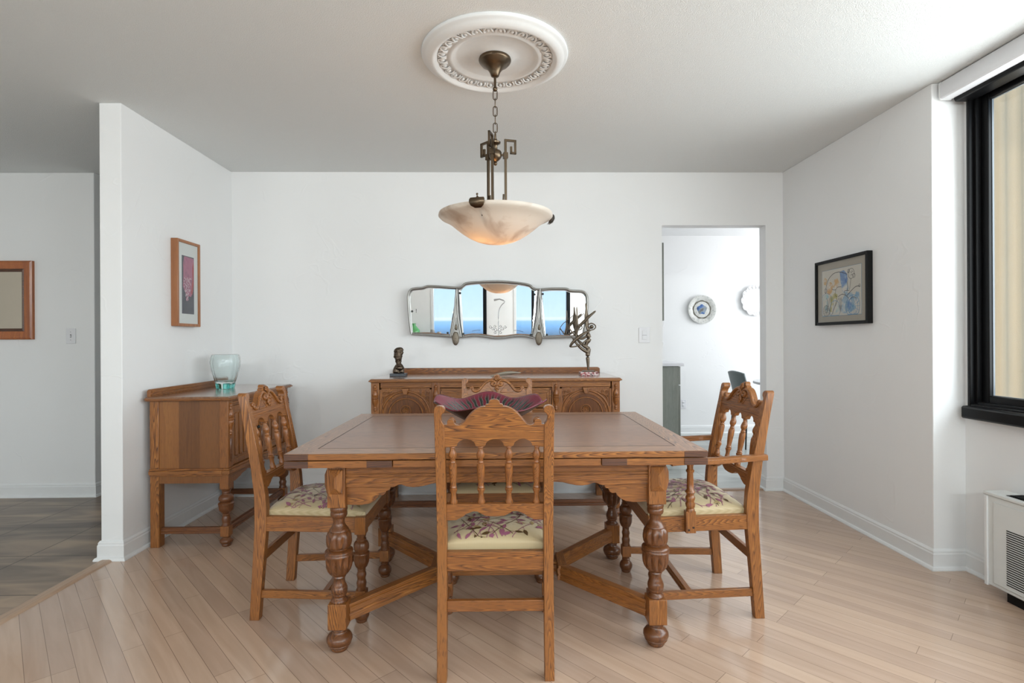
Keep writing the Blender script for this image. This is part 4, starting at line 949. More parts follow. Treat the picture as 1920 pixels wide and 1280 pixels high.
            for j in range(nd):
                p, q_ = a+(b_-a)*j/nd+.002, a+(b_-a)*(j+1)/nd-.002
                m = MB(); m.box(p, q_, f+.014, f+.03, z0, z1)
                m.box(p, p+.030, f+.008, f+.014, z0, z1); m.box(q_-.030, q_, f+.008, f+.014, z0, z1); m.box(p+.03, q_-.03, f+.008, f+.014, z1-.030, z1); m.box(p+.03, q_-.03, f+.008, f+.014, z0, z0+.030)
                d = m.build('door', OAK[2], T, bevel=.0015)
                m = MB(); w_ = (q_-p-.07); cn = (p+q_)/2
                for kx in range(-2, 3):
                    xx = cn+kx*w_/5; wd = w_/5*.36
                    cut = [(xx-wd, z0+.05), (xx-wd*.3, z0+.042), (xx, z0+.052), (xx+wd*.3, z0+.042), (xx+wd, z0+.05), (xx+wd, z1-.05), (xx+wd*.3, z1-.042), (xx, z1-.052), (xx-wd*.3, z1-.042), (xx-wd, z1-.05)]
                    m.prism(cut, 1, f+.009, f+.0142)
                m.build('linenfold_panel', OAK[2], d, bevel=.002)
                hx_ = q_-.012 if j == 0 else p+.012
                m = MB().ball((hx_, f, (z0+z1)/2), .010, seg=10).tube([(hx_, f+.010, (z0+z1)/2), (hx_, f, (z0+z1)/2)], .004, 8); m.build('handle', IRON, d)
    return T
sideboard('sideboard', 'long carved oak sideboard with arched doors against the wall behind the table', 1.645, .575, .914, [-.786, -.392, .392, .786], [-.786, -.30, .30, .786], 'arch', (-.04, 4.033, 0), 0, .44)
sideboard('sideboard', 'smaller oak sideboard with plain side panel standing along the short white wall at left', .90, .475, .852, [-.392, 0, .392], [-.392, .392], 'linen', (-2.0, 3.465, 0), R(90), .445)
# leaf-shaped dish on the long sideboard
m = MB(); vs = []; fs = []; n = 14
for i in range(n+1):
    t_ = i/n; x = -.10+.21*t_; w_ = .035*math.sin(PI*t_**1.3)**.7 if 0 < t_ < 1 else .001
    for j in range(5):
        v = -1+j/2; vs.append((x, v*w_, .004+.022*abs(v)*math.sin(PI*t_)+.022*t_*t_))
for i in range(n):
    for j in range(4): a = i*5+j; fs.append((a, a+5, a+6, a+1))
m.add(vs, fs); o = m.build('leaf_dish', plain('pale_grey_ceramic', (.42, .38, .31), .3), smooth=60, loc=(.02, 3.66, .914))
sm = o.modifiers.new('solid', 'SOLIDIFY'); sm.thickness = .003
tag(o, 'small curled leaf-shaped dish at the middle of the long sideboard top', 'dish')

# ================================================================== BOWL ON THE TABLE
m = MB(); nr, na = 22, 144; vs = []; fs = []
RIM = [(0, .004), (12, -.006), (35, .022), (65, -.004), (92, .026), (125, -.004), (158, .026), (185, .002), (203, .012), (233, -.018), (268, .003), (300, -.020), (332, .004), (348, .014), (360, .004)]
def rimw(a):
    d = math.degrees(a) % 360
    for (p, u), (q_, v) in zip(RIM, RIM[1:]):
        if p <= d <= q_:
            t_ = (d-p)/(q_-p); t_ = t_*t_*(3-2*t_); return u+(v-u)*t_
for i in range(nr+1):
    t_ = i/nr
    for j in range(na):
        a = 2*PI*j/na; r_ = .03+.225*t_; k_ = rimw(a)
        z_ = .004+.116*t_**1.15+(t_**2)*k_
        q = 1+1.2*k_*t_-.03*t_
        vs.append((r_*math.cos(a)*1.03*q, r_*math.sin(a)*.84*q, z_))
for i in range(nr):
    for j in range(na):
        a, b_ = i*na+j, i*na+(j+1) % na; fs.append((a, a+na, b_+na, b_))
fs.append(tuple(range(na)))
m.add(vs, fs, 0)
o = m.build('wavy_bowl', [BOWL, BOWLU], smooth=70, loc=(-.055, 2.44, .7625))
sm = o.modifiers.new('solid', 'SOLIDIFY'); sm.thickness = .005; sm.offset = -1; sm.material_offset = 1; sm.material_offset_rim = 0
tag(o, 'wide wavy-rimmed burgundy and black bowl in the centre of the dining table', 'bowl')

# ================================================================== GLASS VASE
m = MB()
vp = [(.004, .0), (.0, .045), (.004, .050), (.03, .056), (.07, .070), (.12, .083), (.155, .088), (.180, .085), (.198, .077), (.197, .073), (.178, .080), (.155, .083), (.12, .078), (.07, .064), (.045, .054), (.040, .0)]
seg = 80; vs = []; fs = []
for z_, r_ in vp:
    for j in range(seg):
        a = 2*PI*j/seg; q = 1-.045*(1-abs(math.cos(a*5)))*(1 if r_ > .02 else 0); vs.append((r_*q*math.cos(a), r_*q*math.sin(a), z_))
for i in range(len(vp)-1):
    for j in range(seg):
        a, b_ = i*seg+j, i*seg+(j+1) % seg; fs.append((a, b_, b_+seg, a+seg))
m.add(vs, fs)
VZ = thing('glass_vase', 'pale aqua ribbed glass vase standing on the smaller sideboard', 'vase', (-1.825, 3.555, .8525))
VZ.scale = (1.04, 1.04, 1.13)
m.build('vase_body', AQUA, VZ, smooth=60)
m = MB()
for i in range(5):
    a = 2*PI*i/5+.3
    def xf(p, a=a): c_, s_ = math.cos(a), math.sin(a); return Vector((c_*p.x-s_*p.y, s_*p.x+c_*p.y, p.z))
    m.prism([(.030, 0), (.050, 0), (.0555, .028), (.050, .034), (.034, .030)], 1, -.018, .018, xf=xf)
m.build('vase_foot', AQUAB, VZ, bevel=.002)

# ================================================================== WALL MIRROR (three bevelled plates in a pewter frame, leaning forward slightly)
YM = 4.00
TW = thing('wall_mirror', 'three-part wall mirror with a scalloped pewter frame above the long sideboard', 'mirror', (-.03, YM, 1.19))
TW.rotation_euler = (R(1.05), 0, 0)
def mz(q): # zoomed pixels of the mirror crop to local x, z
    x, z_ = at(740+q[0]/4.8, 500+q[1]/4.8, YM); return (x+.03, z_-1.19)
topL = [(150, 605), (135, 480), (122, 300), (128, 240), (150, 205), (190, 195), (250, 190), (280, 180), (305, 175), (400, 178), (560, 190)]
topC = [(560, 190), (600, 182), (640, 152), (740, 140), (930, 133), (1100, 145), (1210, 165), (1240, 190), (1290, 205)]
topR = [(1290, 205), (1400, 198), (1540, 198), (1580, 215), (1680, 220), (1715, 240), (1730, 270), (1735, 330), (1728, 420), (1715, 540), (1700, 632)]
botR = [(1700, 632), (1600, 632), (1300, 636)]
botC = [(1250, 640), (1180, 625), (1100, 622), (1000, 636), (900, 640), (780, 622), (700, 620), (620, 630), (590, 630)]
botL = [(540, 628), (300, 612), (150, 605)]
# straight dividing bars between the plates
plates = [(topL+[(565, 300), (520, 560), (508, 622)]+[(300, 610)]),
          ([(578, 210)]+topC[1:-1]+[(1282, 212), (1272, 400), (1240, 625)]+botC[1:-1]+[(605, 628), (595, 500)]),
          ([(1312, 212)]+topR[1:]+[(1500, 634), (1345, 634), (1335, 560), (1318, 380)])]
for k, pl_ in enumerate(plates):
    pts = [mz(p) for p in pl_]
    MB().prism(pts, 1, .008, .014, 0).build('mirror_plate', MIRROR, TW, smooth=0)
    # bevelled border
    cx_ = sum(p[0] for p in pts)/len(pts); cz_ = sum(p[1] for p in pts)/len(pts)
    n = len(pts); vs = []
    ins = []
    for i in range(n):
        p0, p1, p2 = Vector(pts[i-1]), Vector(pts[i]), Vector(pts[(i+1) % n])
        d = ((p1-p0).normalized()+(p2-p1).normalized()).normalized(); nn_ = Vector((d.y, -d.x))
        if nn_.dot(Vector((cx_, cz_))-p1) < 0: nn_ = -nn_
        ins.append(p1+nn_*.017)
    vs = [(p[0], .0078, p[1]) for p in pts]+[(p[0], .0032, p[1]) for p in ins]
    fs = [(i, (i+1) % n, n+(i+1) % n, n+i) for i in range(n)]
    ar_ = sum(pts[i][0]*pts[(i+1) % n][1]-pts[(i+1) % n][0]*pts[i][1] for i in range(n))
    if ar_ < 0: fs = [f_[::-1] for f_ in fs]
    MB().add(vs, fs).add([(p[0], .0032, p[1]) for p in ins], [tuple(range(n)) if ar_ > 0 else tuple(range(n))[::-1]]).build('bevelled_face', MIRROR, TW, smooth=0)
def P3(l, y=0): return [(*[mz(p)[0]], y, mz(p)[1]) for p in l]
fr_ = MB()
outer = topL+topC[1:]+topR[1:]
fr_.tube(smoothpath(P3(outer), 4), .0085, 8, up=Vector((0, 1, 0)), flat=1.2)
fr_.tube(smoothpath(P3(botR), 4), .006, 8, up=Vector((0, 1, 0)))
fr_.tube(smoothpath(P3(botC), 4), .006, 8, up=Vector((0, 1, 0)))
fr_.tube(smoothpath(P3(botL), 4), .006, 8, up=Vector((0, 1, 0)))
fr_.build('frame', PEWTER, TW, smooth=60)
for cx_ in (555, 1302):
    m = MB()
    for s_ in (-1, 1):
        m.tube(smoothpath(P3([(cx_+5, 200), (cx_+s_*8, 300), (cx_+s_*14-2, 420), (cx_+s_*32-4, 540), (cx_+s_*48-6, 628)], -.006), 4), .0065, 8, up=Vector((0, 1, 0)))
        m.tube(smoothpath(P3([(cx_+3, 460), (cx_+s_*12-2, 530), (cx_+s_*22-4, 600)], -.006), 4), .004, 6, up=Vector((0, 1, 0)))
    m.prism([mz(p) for p in ((cx_+4, 300), (cx_+18, 420), (cx_+44, 630), (cx_-50, 630), (cx_-18, 420))], 1, -.002, .004)
    m.build('drop_ornament', PEWTER, TW, smooth=60)
    m = MB(); X, Z = mz((cx_-6, 645)); m.ball((X, -.008, Z), .028, seg=24, sc_=(.95, .42, 1.85)); X2, Z2 = mz((cx_-2, 545)); m.ball((X2, -.006, Z2), .010, seg=12, sc_=(1, .8, 2.2))
    for i in range(44):
        a = i*2.4; r_ = .025*math.sqrt((i+.5)/44); m.ball((X+r_*math.cos(a), -.019+.4*r_, Z+r_*1.8*math.sin(a)), .0042, seg=6)
    m.build('cast_boss', PEWTERD, TW, smooth=60)
m = MB()
for p in ((588, 237), (618, 604), (1262, 249), (1225, 612), (477, 595), (157, 401), (1333, 245), (1370, 612)):
    X, Z = mz(p); m.ball((X, .002, Z), .0085, seg=12, sc_=(1, .4, 1))
m.build('rosette_clip', IRON, TW)
m = MB()
def spray(x0, z0, dx, dz, nl):
    for i in range(nl):
        X, Z = mz((x0+dx*i, z0+dz*i-4*math.sin(i/nl*PI)))
        m.prism([(X-.0035, Z), (X+.0015, Z+.0035), (X+.0035, Z), (X+.0015, Z-.0035)], 1, .0020, .0030)
spray(700, 578, 11, -1, 7); spray(1075, 572, 11, 2, 8); spray(193, 382, 0, 10, 4); spray(1662, 410, -2, 11, 4); spray(1508, 583, 12, 0, 4)
m.build('etched_spray', INLAY, TW)
m = MB(); gz = []
for s_ in (-1, 1):
    for (ox, oz, r_) in ((18, 0, 16), (44, -8, 12), (66, -24, 14), (24, 26, 12), (26, -30, 12)):
        c_ = (928+s_*ox, 565+oz)
        ring_ = [mz((c_[0]+r_*(1-.035*j)*math.cos(j*.5), c_[1]+r_*(1-.035*j)*math.sin(j*.5))) for j in range(16)]
        m.tube([(a, .003, b_) for a, b_ in ring_], .0014, 5, up=Vector((0, 1, 0)))
m.build('etched_scroll', plain('frosted_etching', (.10, .10, .11), .4), TW)

# ================================================================== STATUES
def remesh(o, vox, sm_=2):
    r_ = o.modifiers.new('fuse', 'REMESH'); r_.mode = 'VOXEL'; r_.voxel_size = vox; r_.use_smooth_shade = True
    if sm_:
        s_ = o.modifiers.new('smooth', 'SMOOTH'); s_.iterations = sm_; s_.factor = .5
T = thing('torso_statue', 'small dark bronze torso statue at the left end of the long sideboard', 'statue', (-.722, 3.74, .9145))
MB().box(-.055, .055, -.04, .04, 0, .020).build('base', MARB, T, bevel=.002)
m = MB(); k = .00023
def tp(u, v, y=0): return ((u-370)*k, y, .020+(935-v)*k)
m.tube([tp(280, 900), tp(300, 800), tp(340, 700)], [.022, .020, .017], 12); m.tube([tp(470, 910), tp(460, 800, .004), tp(420, 700)], [.017, .020, .018], 12)
m.tube(smoothpath([tp(380, 800), tp(385, 700), tp(365, 620), tp(360, 540), tp(360, 470), tp(370, 400)], 3), [.030, .031, .030, .027, .025, .022, .021, .021, .022, .023, .024, .024, .023, .02, .018, .015], 14, flat=.8)
m.tube(smoothpath([tp(270, 450), tp(290, 400, -.006), tp(340, 380), tp(430, 430, .0), tp(450, 450)], 3), .013, 10)
m.ball(tp(362, 470), .026, seg=12); m.ball(tp(370, 410), .027, seg=12); m.ball(tp(375, 350), .025, seg=12); m.ball(tp(365, 560), .023, seg=12); m.ball(tp(385, 330), .020, seg=12); m.ball(tp(360, 250), .024, seg=12); m.tube(smoothpath([tp(280, 400), tp(270, 300), tp(300, 220), tp(400, 190), tp(470, 210), tp(475, 300), tp(440, 370)], 4), .011, 10)
m.ball(tp(335, 500, -.018), .010); m.ball(tp(420, 500, -.016), .010); m.ball(tp(440, 770, -.004), .02)
m.tube([tp(220, 900), tp(530, 905)], .013, 8)
o = m.build('figure', STAT, T); remesh(o, .0028, 1)
T = thing('dancer_statue', 'bronze winged dancer statue on red marble at the right end of the long sideboard', 'statue', (.600, 3.69, .9145))
MB().box(-.062, .062, -.045, .045, 0, .026).build('base', REDM, T, bevel=.003)
MB().prism([(-.05, .026), (.045, .026), (.038, .034), (-.035, .034)], 1, -.03, .03).build('plinth', STAT, T, bevel=.001)
def dp(u, v, y=0):
    x, z_ = at(1040+u/8, 560+v/8, 3.69); return (x-.600, y, z_-.9145)
m = MB()
m.tube(smoothpath([dp(505, 1062), dp(500, 950), dp(495, 850), dp(505, 770), dp(515, 740)], 3), [.006, .007, .009, .011, .012, .013, .0145, .015, .016, .016, .015, .014, .012], 10)
m.tube(smoothpath([dp(520, 745), dp(455, 715), dp(380, 650, .01), dp(330, 590, .02)], 3), [.010, .011, .012, .012, .011, .010, .009, .008, .007, .006], 10)
m.tube(smoothpath([dp(500, 800, -.004), dp(440, 775, -.01), dp(370, 720, -.01), dp(310, 650, -.01), dp(260, 580, -.01)], 3), [.011, .011, .011, .0105, .010, .0095, .009, .008, .008, .007, .006, .005, .004], 10)
m.tube(smoothpath([dp(470, 720), dp(480, 660), dp(520, 600), dp(500, 545), dp(500, 500), dp(515, 450), dp(550, 420)], 3), [.009, .010, .011, .013, .015, .015, .014, .014, .016, .017, .016, .013, .010, .008, .006, .006, .007, .007, .008], 12)
m.ball(dp(555, 420), .013, seg=12)
for r_, of in ((1.0, 0), (.75, .006), (.5, -.006)):
    m.tube(smoothpath([dp(500, 395-of*200, of), dp(545, 375-10*r_, of), dp(595, 385, of), dp(615, 420, of), dp(590, 455*1, of), dp(540, 470, of)], 4), .0032, 6)
m.tube(smoothpath([dp(540, 470, -.01), dp(430, 520, -.02), dp(330, 590, -.022), dp(260, 660, -.02), dp(222, 722, -.015)], 4), [.007]+[.008+.009*math.sin(PI*i/16) for i in range(15)]+[.003], 8, flat=.6)
m.tube(smoothpath([dp(222, 722, -.015), dp(320, 710, -.02), dp(420, 660, -.018), dp(480, 610, -.008)], 4), [.002]+[.006]*11+[.006], 8, flat=.7)
m.tube(smoothpath([dp(330, 540, .0), dp(350, 440, .0), dp(430, 350, -.006), dp(520, 260, -.01), dp(612, 182, -.012)], 4), [.008+.009*math.sin(PI*i/16) for i in range(16)]+[.003], 8, flat=.6)
m.tube(smoothpath([dp(470, 60, .01), dp(478, 200, .01), dp(480, 320, .006), dp(490, 430, .0), dp(500, 500, 0)], 4), [.004]+[.008+.008*math.sin(PI*i/16) for i in range(16)], 8, flat=.6)
m.tube(smoothpath([dp(335, 120, .015), dp(340, 250, .015), dp(340, 400, .01), dp(320, 550, 0), dp(400, 600, 0), dp(470, 570, 0)], 4), [.003]+[.005+.006*i/20 for i in range(20)], 8, flat=.7)
o = m.build('figure', STAT2, T); remesh(o, .0026, 1); o.modifiers.new('d', 'DISPLACE').strength = .0022
m = MB(); m.tube(smoothpath([dp(270, 590, .02), dp(215, 510, .02), dp(225, 430, .02), dp(280, 350, .02), dp(340, 310, .02), dp(430, 230, .015), dp(445, 215, .012)], 4), [.003+.002*math.sin(i/24*PI) for i in range(25)], 6, flat=.6)
m.tube(smoothpath([dp(350, 300, .02), dp(325, 310, .02), dp(335, 330, .02), dp(355, 320, .02), dp(350, 300, .02)], 3), .002, 6)
m.tube(smoothpath([dp(225, 440, .02), dp(270, 500, .02), dp(320, 560, .01), dp(350, 540, 0)], 4), .0045, 6)
m.build('wing_tracery', STAT2, T, smooth=60)

# ================================================================== PICTURES
def frame4(w_, h_, bw_, d0, d1, y_chamf=.0):
    m = MB()
    # local: x across, z up, y depth (front = -d1)
    for (x0, x1, z0, z1) in ((-w_/2, -w_/2+bw_, 0, h_), (w_/2-bw_, w_/2, 0, h_), (-w_/2+bw_, w_/2-bw_, 0, bw_), (-w_/2+bw_, w_/2-bw_, h_-bw_, h_)): m.box(x0, x1, -d1, -d0, z0, z1)
    return m
# left wall picture (faces +x)
PW, PH = .25, .542
T = thing('framed_picture', 'narrow brown wood framed picture of pink and black hanging on the short left wall', 'picture', (XL, 3.437, 1.259), R(90))
frame4(PW, PH, .018, 0, .042).build('frame', BROWNF, T, bevel=.003)
MB().box(-PW/2+.016, PW/2-.016, -.032, -.002, .016, PH-.016).build('mat_board', MATB, T, smooth=0)
m = MB(); pw, z0, z1 = .065, .080, .446
m.box(-pw, pw, -.0328, -.0320, z0, z1, 0)
m.prism([(-.055, .25), (-.050, .34), (-.052, .40), (-.040, z1-.004), (pw-.002, z1-.008), (pw-.003, .28), (.052, .225), (.03, .19), (-.02, .20)], 1, -.0334, -.0328, 1)
m.prism([(.030, .215), (.045, .205), (pw-.006, .27), (pw-.003, .37), (.058, .42), (.046, .38), (.048, .30)], 1, -.0339, -.0334, 2)
rnd = random.Random(5)
for i in range(170):
    t_ = rnd.random(); zc = .165+.145*t_; wd = .012+.036*t_; xx = -.012+rnd.uniform(-wd, wd)*(1 if t_ > .4 else .8); r_ = rnd.uniform(.002, .0055)
    m.prism(arc(xx, zc, r_, 0, 320, 6), 1, -.0344-.0001*(i % 5), -.0339, 3 if i % 3 else 1)
m.build('print', [plain('charcoal_ink', (.07, .075, .095), .6), speckle('dusty_pink_ink', [(.35, .10, .19), (.42, .14, .22), (.30, .10, .17)], 20), plain('red_ink', (.42, .07, .08), .6), plain('pale_pink_ink', (.62, .48, .52), .6)], T, smooth=0)
MB().box(-PW/2+.017, PW/2-.017, -.0382, -.037, .017, PH-.017).build('picture_glass', PICGLASS, T, smooth=0)
# right wall picture (faces -x)
T = thing('framed_picture', 'black framed drawing of a bear riding a bicycle on the right wall', 'picture', (XR, 3.33, 1.250), R(-90))
W2, H2 = .522, .425
frame4(W2, H2, .019, 0, .034).build('frame', BLACKM, T, bevel=.002)
MB().box(-W2/2+.017, W2/2-.017, -.022, -.002, .017, H2-.017).build('mat_board', MATG, T, smooth=0)
def q2(u, v): # drawing space 0..1
    return ((u-.5)*.388, .058+v*.300)
m = MB()
a, b_ = q2(0, 0), q2(1, 1); m.box(a[0]-.002, b_[0]+.002, -.0224, -.022, a[1]-.002, b_[1]+.002, 1); m.box(a[0], b_[0], -.0228, -.0224, a[1], b_[1], 0)
def patch(pts, mi, lay=0): m.prism([q2(*p) for p in pts], 1, -.0231-.0003*lay, -.0228, mi)
patch([(.14, .50), (.16, .72), (.24, .74), (.30, .68), (.28, .52), (.20, .46)], 2)
patch([(.05, .80), (.08, .86), (.14, .80), (.11, .68), (.05, .70)], 2)
patch([(.22, .42), (.34, .50), (.42, .44), (.40, .30), (.30, .10), (.20, .08), (.24, .25)], 3, 1)
patch([(.48, .92), (.58, .94), (.66, .85), (.68, .70), (.60, .50), (.54, .50), (.50, .70)], 4)
patch([(.50, .10), (.52, .30), (.62, .45), (.78, .45), (.84, .30), (.88, .12), (.70, .03), (.55, .04)], 5)
patch([(.66, .15), (.68, .32), (.76, .34), (.78, .20), (.72, .10)], 4, 1)
patch([(.02, .35), (.06, .46), (.14, .48), (.20, .42), (.12, .36)], 6)
patch([(.30, .05), (.36, .22), (.45, .26), (.46, .08)], 6)
patch([(.30, .62), (.34, .78), (.42, .80), (.46, .70), (.40, .56)], 2)
patch([(.56, .46), (.60, .62), (.66, .66), (.70, .56), (.66, .44)], 5, 1)
patch([(.84, .36), (.88, .46), (.95, .44), (.96, .28), (.90, .20)], 5)
patch([(.06, .06), (.08, .30), (.16, .34), (.18, .10)], 6)
patch([(.44, .22), (.46, .36), (.52, .38), (.54, .26), (.50, .06)], 7, 1)
def ln(pts, wd=.0016, mi=8, sm_=True):
    pts = [(min(.995, max(.005, p[0])), min(.99, max(.008, p[1]))) for p in pts]
    pp = [(q2(*p)[0], -.0238, q2(*p)[1]) for p in pts]
    m.tube(smoothpath(pp, 4) if sm_ else pp, wd*.85, 4, m=mi, up=Vector((0, 1, 0)), flat=.25)
def circ(u, v, r_, mi=8, wd=.0014, sq_=1.0): ln([(u+r_*math.cos(i*PI/8), v+r_*1.39*sq_*math.sin(i*PI/8)) for i in range(17)], wd, mi)
ln([(.10, .50), (.12, .66), (.18, .80), (.30, .90), (.45, .92), (.58, .88), (.66, .84)], .0020); circ(.765, .84, .075); circ(.70, .90, .025); circ(.83, .79, .030)
ln([(.75, .88), (.78, .85)]); ln([(.78, .89), (.81, .87)]); ln([(.76, .80), (.79, .82), (.80, .78)])
ln([(.66, .70), (.68, .58), (.66, .50)]); ln([(.76, .74), (.74, .60), (.72, .52)]); ln([(.27, .58), (.36, .55), (.42, .60), (.52, .60)]); ln([(.38, .56), (.36, .44), (.42, .40)])
ln([(.12, .40), (.16, .32), (.14, .20), (.22, .12)]); ln([(.22, .40), (.18, .24), (.12, .10)]); ln([(.40, .36), (.34, .18), (.26, .02)]); ln([(.26, .40), (.24, .20), (.20, .02)])
circ(.12, .12, .085, 8); circ(.12, .12, .03, 8)
for i in range(12): an = i*PI/6; ln([(.12+.02*math.cos(an), .12+.03*math.sin(an)), (.12+.085*math.cos(an), .12+.118*math.sin(an))], .0010, 8, False)
circ(.12, .22, .20, 9, .0012); circ(.35, .13, .14, 9, .0016); circ(.80, .17, .165, 9, .0020); circ(.80, .17, .12, 9)
for i in range(14): an = i*PI/7; ln([(.80, .17), (.80+.16*math.cos(an), .17+.22*math.sin(an))], .0010, 9, False)
ln([(.44, .40), (.54, .44), (.64, .40), (.70, .34)], .0022); ln([(.46, .38), (.40, .28), (.36, .2)]); ln([(.66, .40), (.78, .50), (.88, .56), (.97, .56)], .0022); circ(.96, .57, .02); circ(.10, .56, .035); ln([(.72, .30), (.80, .36), (.90, .32)], .0018); ln([(.62, .42), (.60, .50), (.72, .50)])
inkm = lambda nm, c1, c2: speckle(nm, [c1, c2, (.62, .59, .51)], 26)
m.build('drawing', [PAPER, plain('blue_border_ink', (.07, .20, .33), .6), inkm('orange_wash', (.62, .33, .10), (.60, .38, .16)), inkm('olive_wash', (.40, .36, .09), (.48, .42, .16)), inkm('blue_wash', (.07, .17, .42), (.20, .32, .50)), inkm('light_blue_wash', (.20, .34, .48), (.34, .44, .50)), inkm('teal_wash', (.30, .50, .54), (.46, .54, .50)), inkm('grey_wash', (.22, .21, .19), (.4, .38, .34)), plain('black_ink_line', (.04, .03, .03), .6), plain('blue_ink_line', (.08, .28, .50), .6)], T, smooth=0)
MB().box(-W2/2+.018, W2/2-.018, -.0300, -.029, .018, H2-.018).build('picture_glass', PICGLASS, T, smooth=0)
# hall mirror
T = thing('hall_mirror', 'wall mirror in a wide reddish wood frame hanging in the hallway at the left edge', 'mirror', (-3.76, 4.08, 1.186))
MW, MH = .495, .588
m = MB()
o_, i_ = (MW/2, MH/2), (MW/2-.085, MH/2-.080)
def ringf(o_, i_, yo, yi, mm, mi):
    vs = [(-o_[0], yo, MH/2-o_[1]), (o_[0], yo, MH/2-o_[1]), (o_[0], yo, MH/2+o_[1]), (-o_[0], yo, MH/2+o_[1]), (-i_[0], yi, MH/2-i_[1]), (i_[0], yi, MH/2-i_[1]), (i_[0], yi, MH/2+i_[1]), (-i_[0], yi, MH/2+i_[1])]
    mm.add(vs, [(0, 1, 5, 4), (1, 2, 6, 5), (2, 3, 7, 6), (3, 0, 4, 7)], mi)
ringf((MW/2, MH/2), (MW/2, MH/2), 0, -.022, m, 0); ringf((MW/2, MH/2), (MW/2-.012, MH/2-.012), -.022, -.030, m, 0); ringf((MW/2-.012, MH/2-.012), (MW/2-.060, MH/2-.060), -.030, -.022, m, 0)
m.build('frame', REDWOOD, T, smooth=0)
m = MB(); ringf((MW/2-.060, MH/2-.060), (MW/2-.068, MH/2-.068), -.022, -.026, m, 0); ringf((MW/2-.068, MH/2-.068), (MW/2-.085, MH/2-.085), -.026, -.012, m, 0)
m.build('inner_frame', ENDG, T, smooth=0)
MB().box(-MW/2+.08, MW/2-.08, -.014, -.008, .08, MH-.08).build('mirror_plate', HMIRROR, T, smooth=0)

# ================================================================== SWITCHES AND OUTLET
def switch(label, loc, kind):
    T = thing('light_switch' if kind != 'outlet' else 'wall_outlet', label, 'switch' if kind != 'outlet' else 'outlet', loc)
    w_, h_ = (.070, .115) if kind != 'double' else (.085, .118)
    MB().box(-w_/2, w_/2, -.006, 0, -h_/2, h_/2).build('cover_plate', PLAST, T, bevel=.002)
    if kind == 'outlet':
        for z_ in (-.02, .02):
            m = MB(); m.lathe([(0, .016), (.003, .016), (.004, .0145)], seg=20, xf=lambda p: Vector((p.x, -.006-p.z, z_+p.y))); oo = m.build('receptacle', PLAST, T)
            MB().box(-.007, -.005, -.0108, -.0098, z_-.002, z_+.007).box(.005, .007, -.0108, -.0098, z_-.002, z_+.007).build('slot', PLASTS, oo, smooth=0)
    elif kind == 'double':
        MB().box(-.017, .017, -.009, -.006, -.034, .034).build('rocker', PLAST, T, bevel=.001)
        MB().box(-.017, .017, -.0095, -.009, -.001, .001).build('slot', PLASTS, T, smooth=0)
    else:
        MB().box(-.0035, .0035, -.014, -.006, -.010, .008).build('toggle', PLAST, T, bevel=.001)
        MB().box(-.005, .005, -.0066, -.006, -.012, .012).box(-.002, .002, -.0066, -.006, .028, .032).box(-.002, .002, -.0066, -.006, -.032, -.028).build('slot', PLASTS, T, smooth=0)
switch('white toggle light switch on the hallway wall at left', (-3.243, 4.08, 1.21), 'toggle')
switch('white light switch plate on the back wall just left of the kitchen doorway', (1.089, YB, 1.195), 'double')
switch('white electrical outlet low on the kitchen wall beside the grey cabinet', (at(1281, 757, 6.55)[0], 6.55, at(1281, 757, 6.55)[1]), 'outlet')

# ================================================================== KITCHEN THINGS
cx0 = at(1276, 700, 5.3)[0]
T = thing('kitchen_cabinet', 'grey stained base cabinet with side panel seen through the doorway', 'cabinet', (cx0, 5.3, 0))
MB().box(-.62, -.018, 0, .62, .10, .895).box(-.60, -.06, .02, .60, 0, .10).build('body', CABG, T, bevel=.002)
d = MB().box(-.016, 0, .003, .30, .11, .70).box(-.016, 0, .003, .30, .71, .89).build('door', CABG, T, bevel=.002)
MB().tube([(.012, .25, .60), (.012, .25, .68)], .004, 6).tube([(.012, .10, .80), (.012, .20, .80)], .004, 6).tube([(0, .25, .62), (.012, .25, .62)], .003, 6).tube([(0, .15, .80), (.012, .15, .80)], .003, 6).build('handle', NICKEL, d)
d = MB().box(-.016, 0, .31, .61, .11, .70).box(-.016, 0, .31, .61, .71, .89).build('door', CABG, T, bevel=.002)
tag(MB().box(cx0-.66, cx0+.03, 5.27, 5.95, .896, .925).build('worktop', PLAST, bevel=.003), 'white worktop lying on the grey kitchen cabinet', 'worktop')
ux = at(1245, 520, 5.3)[0]
T = thing('wall_cabinet', 'upper kitchen cabinet showing as a thin grey edge at the left of the doorway', 'cabinet', (ux, 5.3, 1.35))
MB().box(-.50, -.018, 0, .6, 0, .78).build('body', UNITW, T, bevel=.002)
MB().box(-.016, 0, .002, .598, 0, .78).build('door', CABG, T, bevel=.002)
struct(MB().box(.6, ux-.55, 5.25, 6.0, 0, H).build('wall_kitchen_side', WALL, smooth=0))
# plates on the kitchen wall
def plate_pos(px, py): return at(px, py, 6.52)
x_, z_ = plate_pos(1316.5, 580)
T = thing('wall_plate', 'round grey pottery plate with a blue centre on the kitchen wall', 'plate', (x_, 6.548, z_))
rot = lambda p: Vector((p.x, -p.z, p.y))
m = MB(); m.lathe([(0, .08), (.003, .085), (.012, .12), (.026, .168), (.031, .175), (.032, .171), (.026, .145), (.018, .118), (.014, .106), (.013, .1055)], seg=64, xf=rot); m.build('rim', GREYM, T, smooth=60)
m = MB(); m.lathe([(.0125, .114), (.0135, .114), (.013, .09), (.012, 0)], seg=64, xf=lambda p: rot(Vector((p.x*(1+.04*math.sin(9*math.atan2(p.y, p.x))), p.y*(1+.04*math.sin(9*math.atan2(p.y, p.x))), p.z+.004)))); m.build('brown_ring', plain('brown_grey_glaze', (.12, .11, .085), .25), T, smooth=60)
m = MB(); m.lathe([(.018, .098), (.0185, .095), (.0182, 0)], seg=48, xf=rot); m.build('well', GREYM, T, smooth=60)
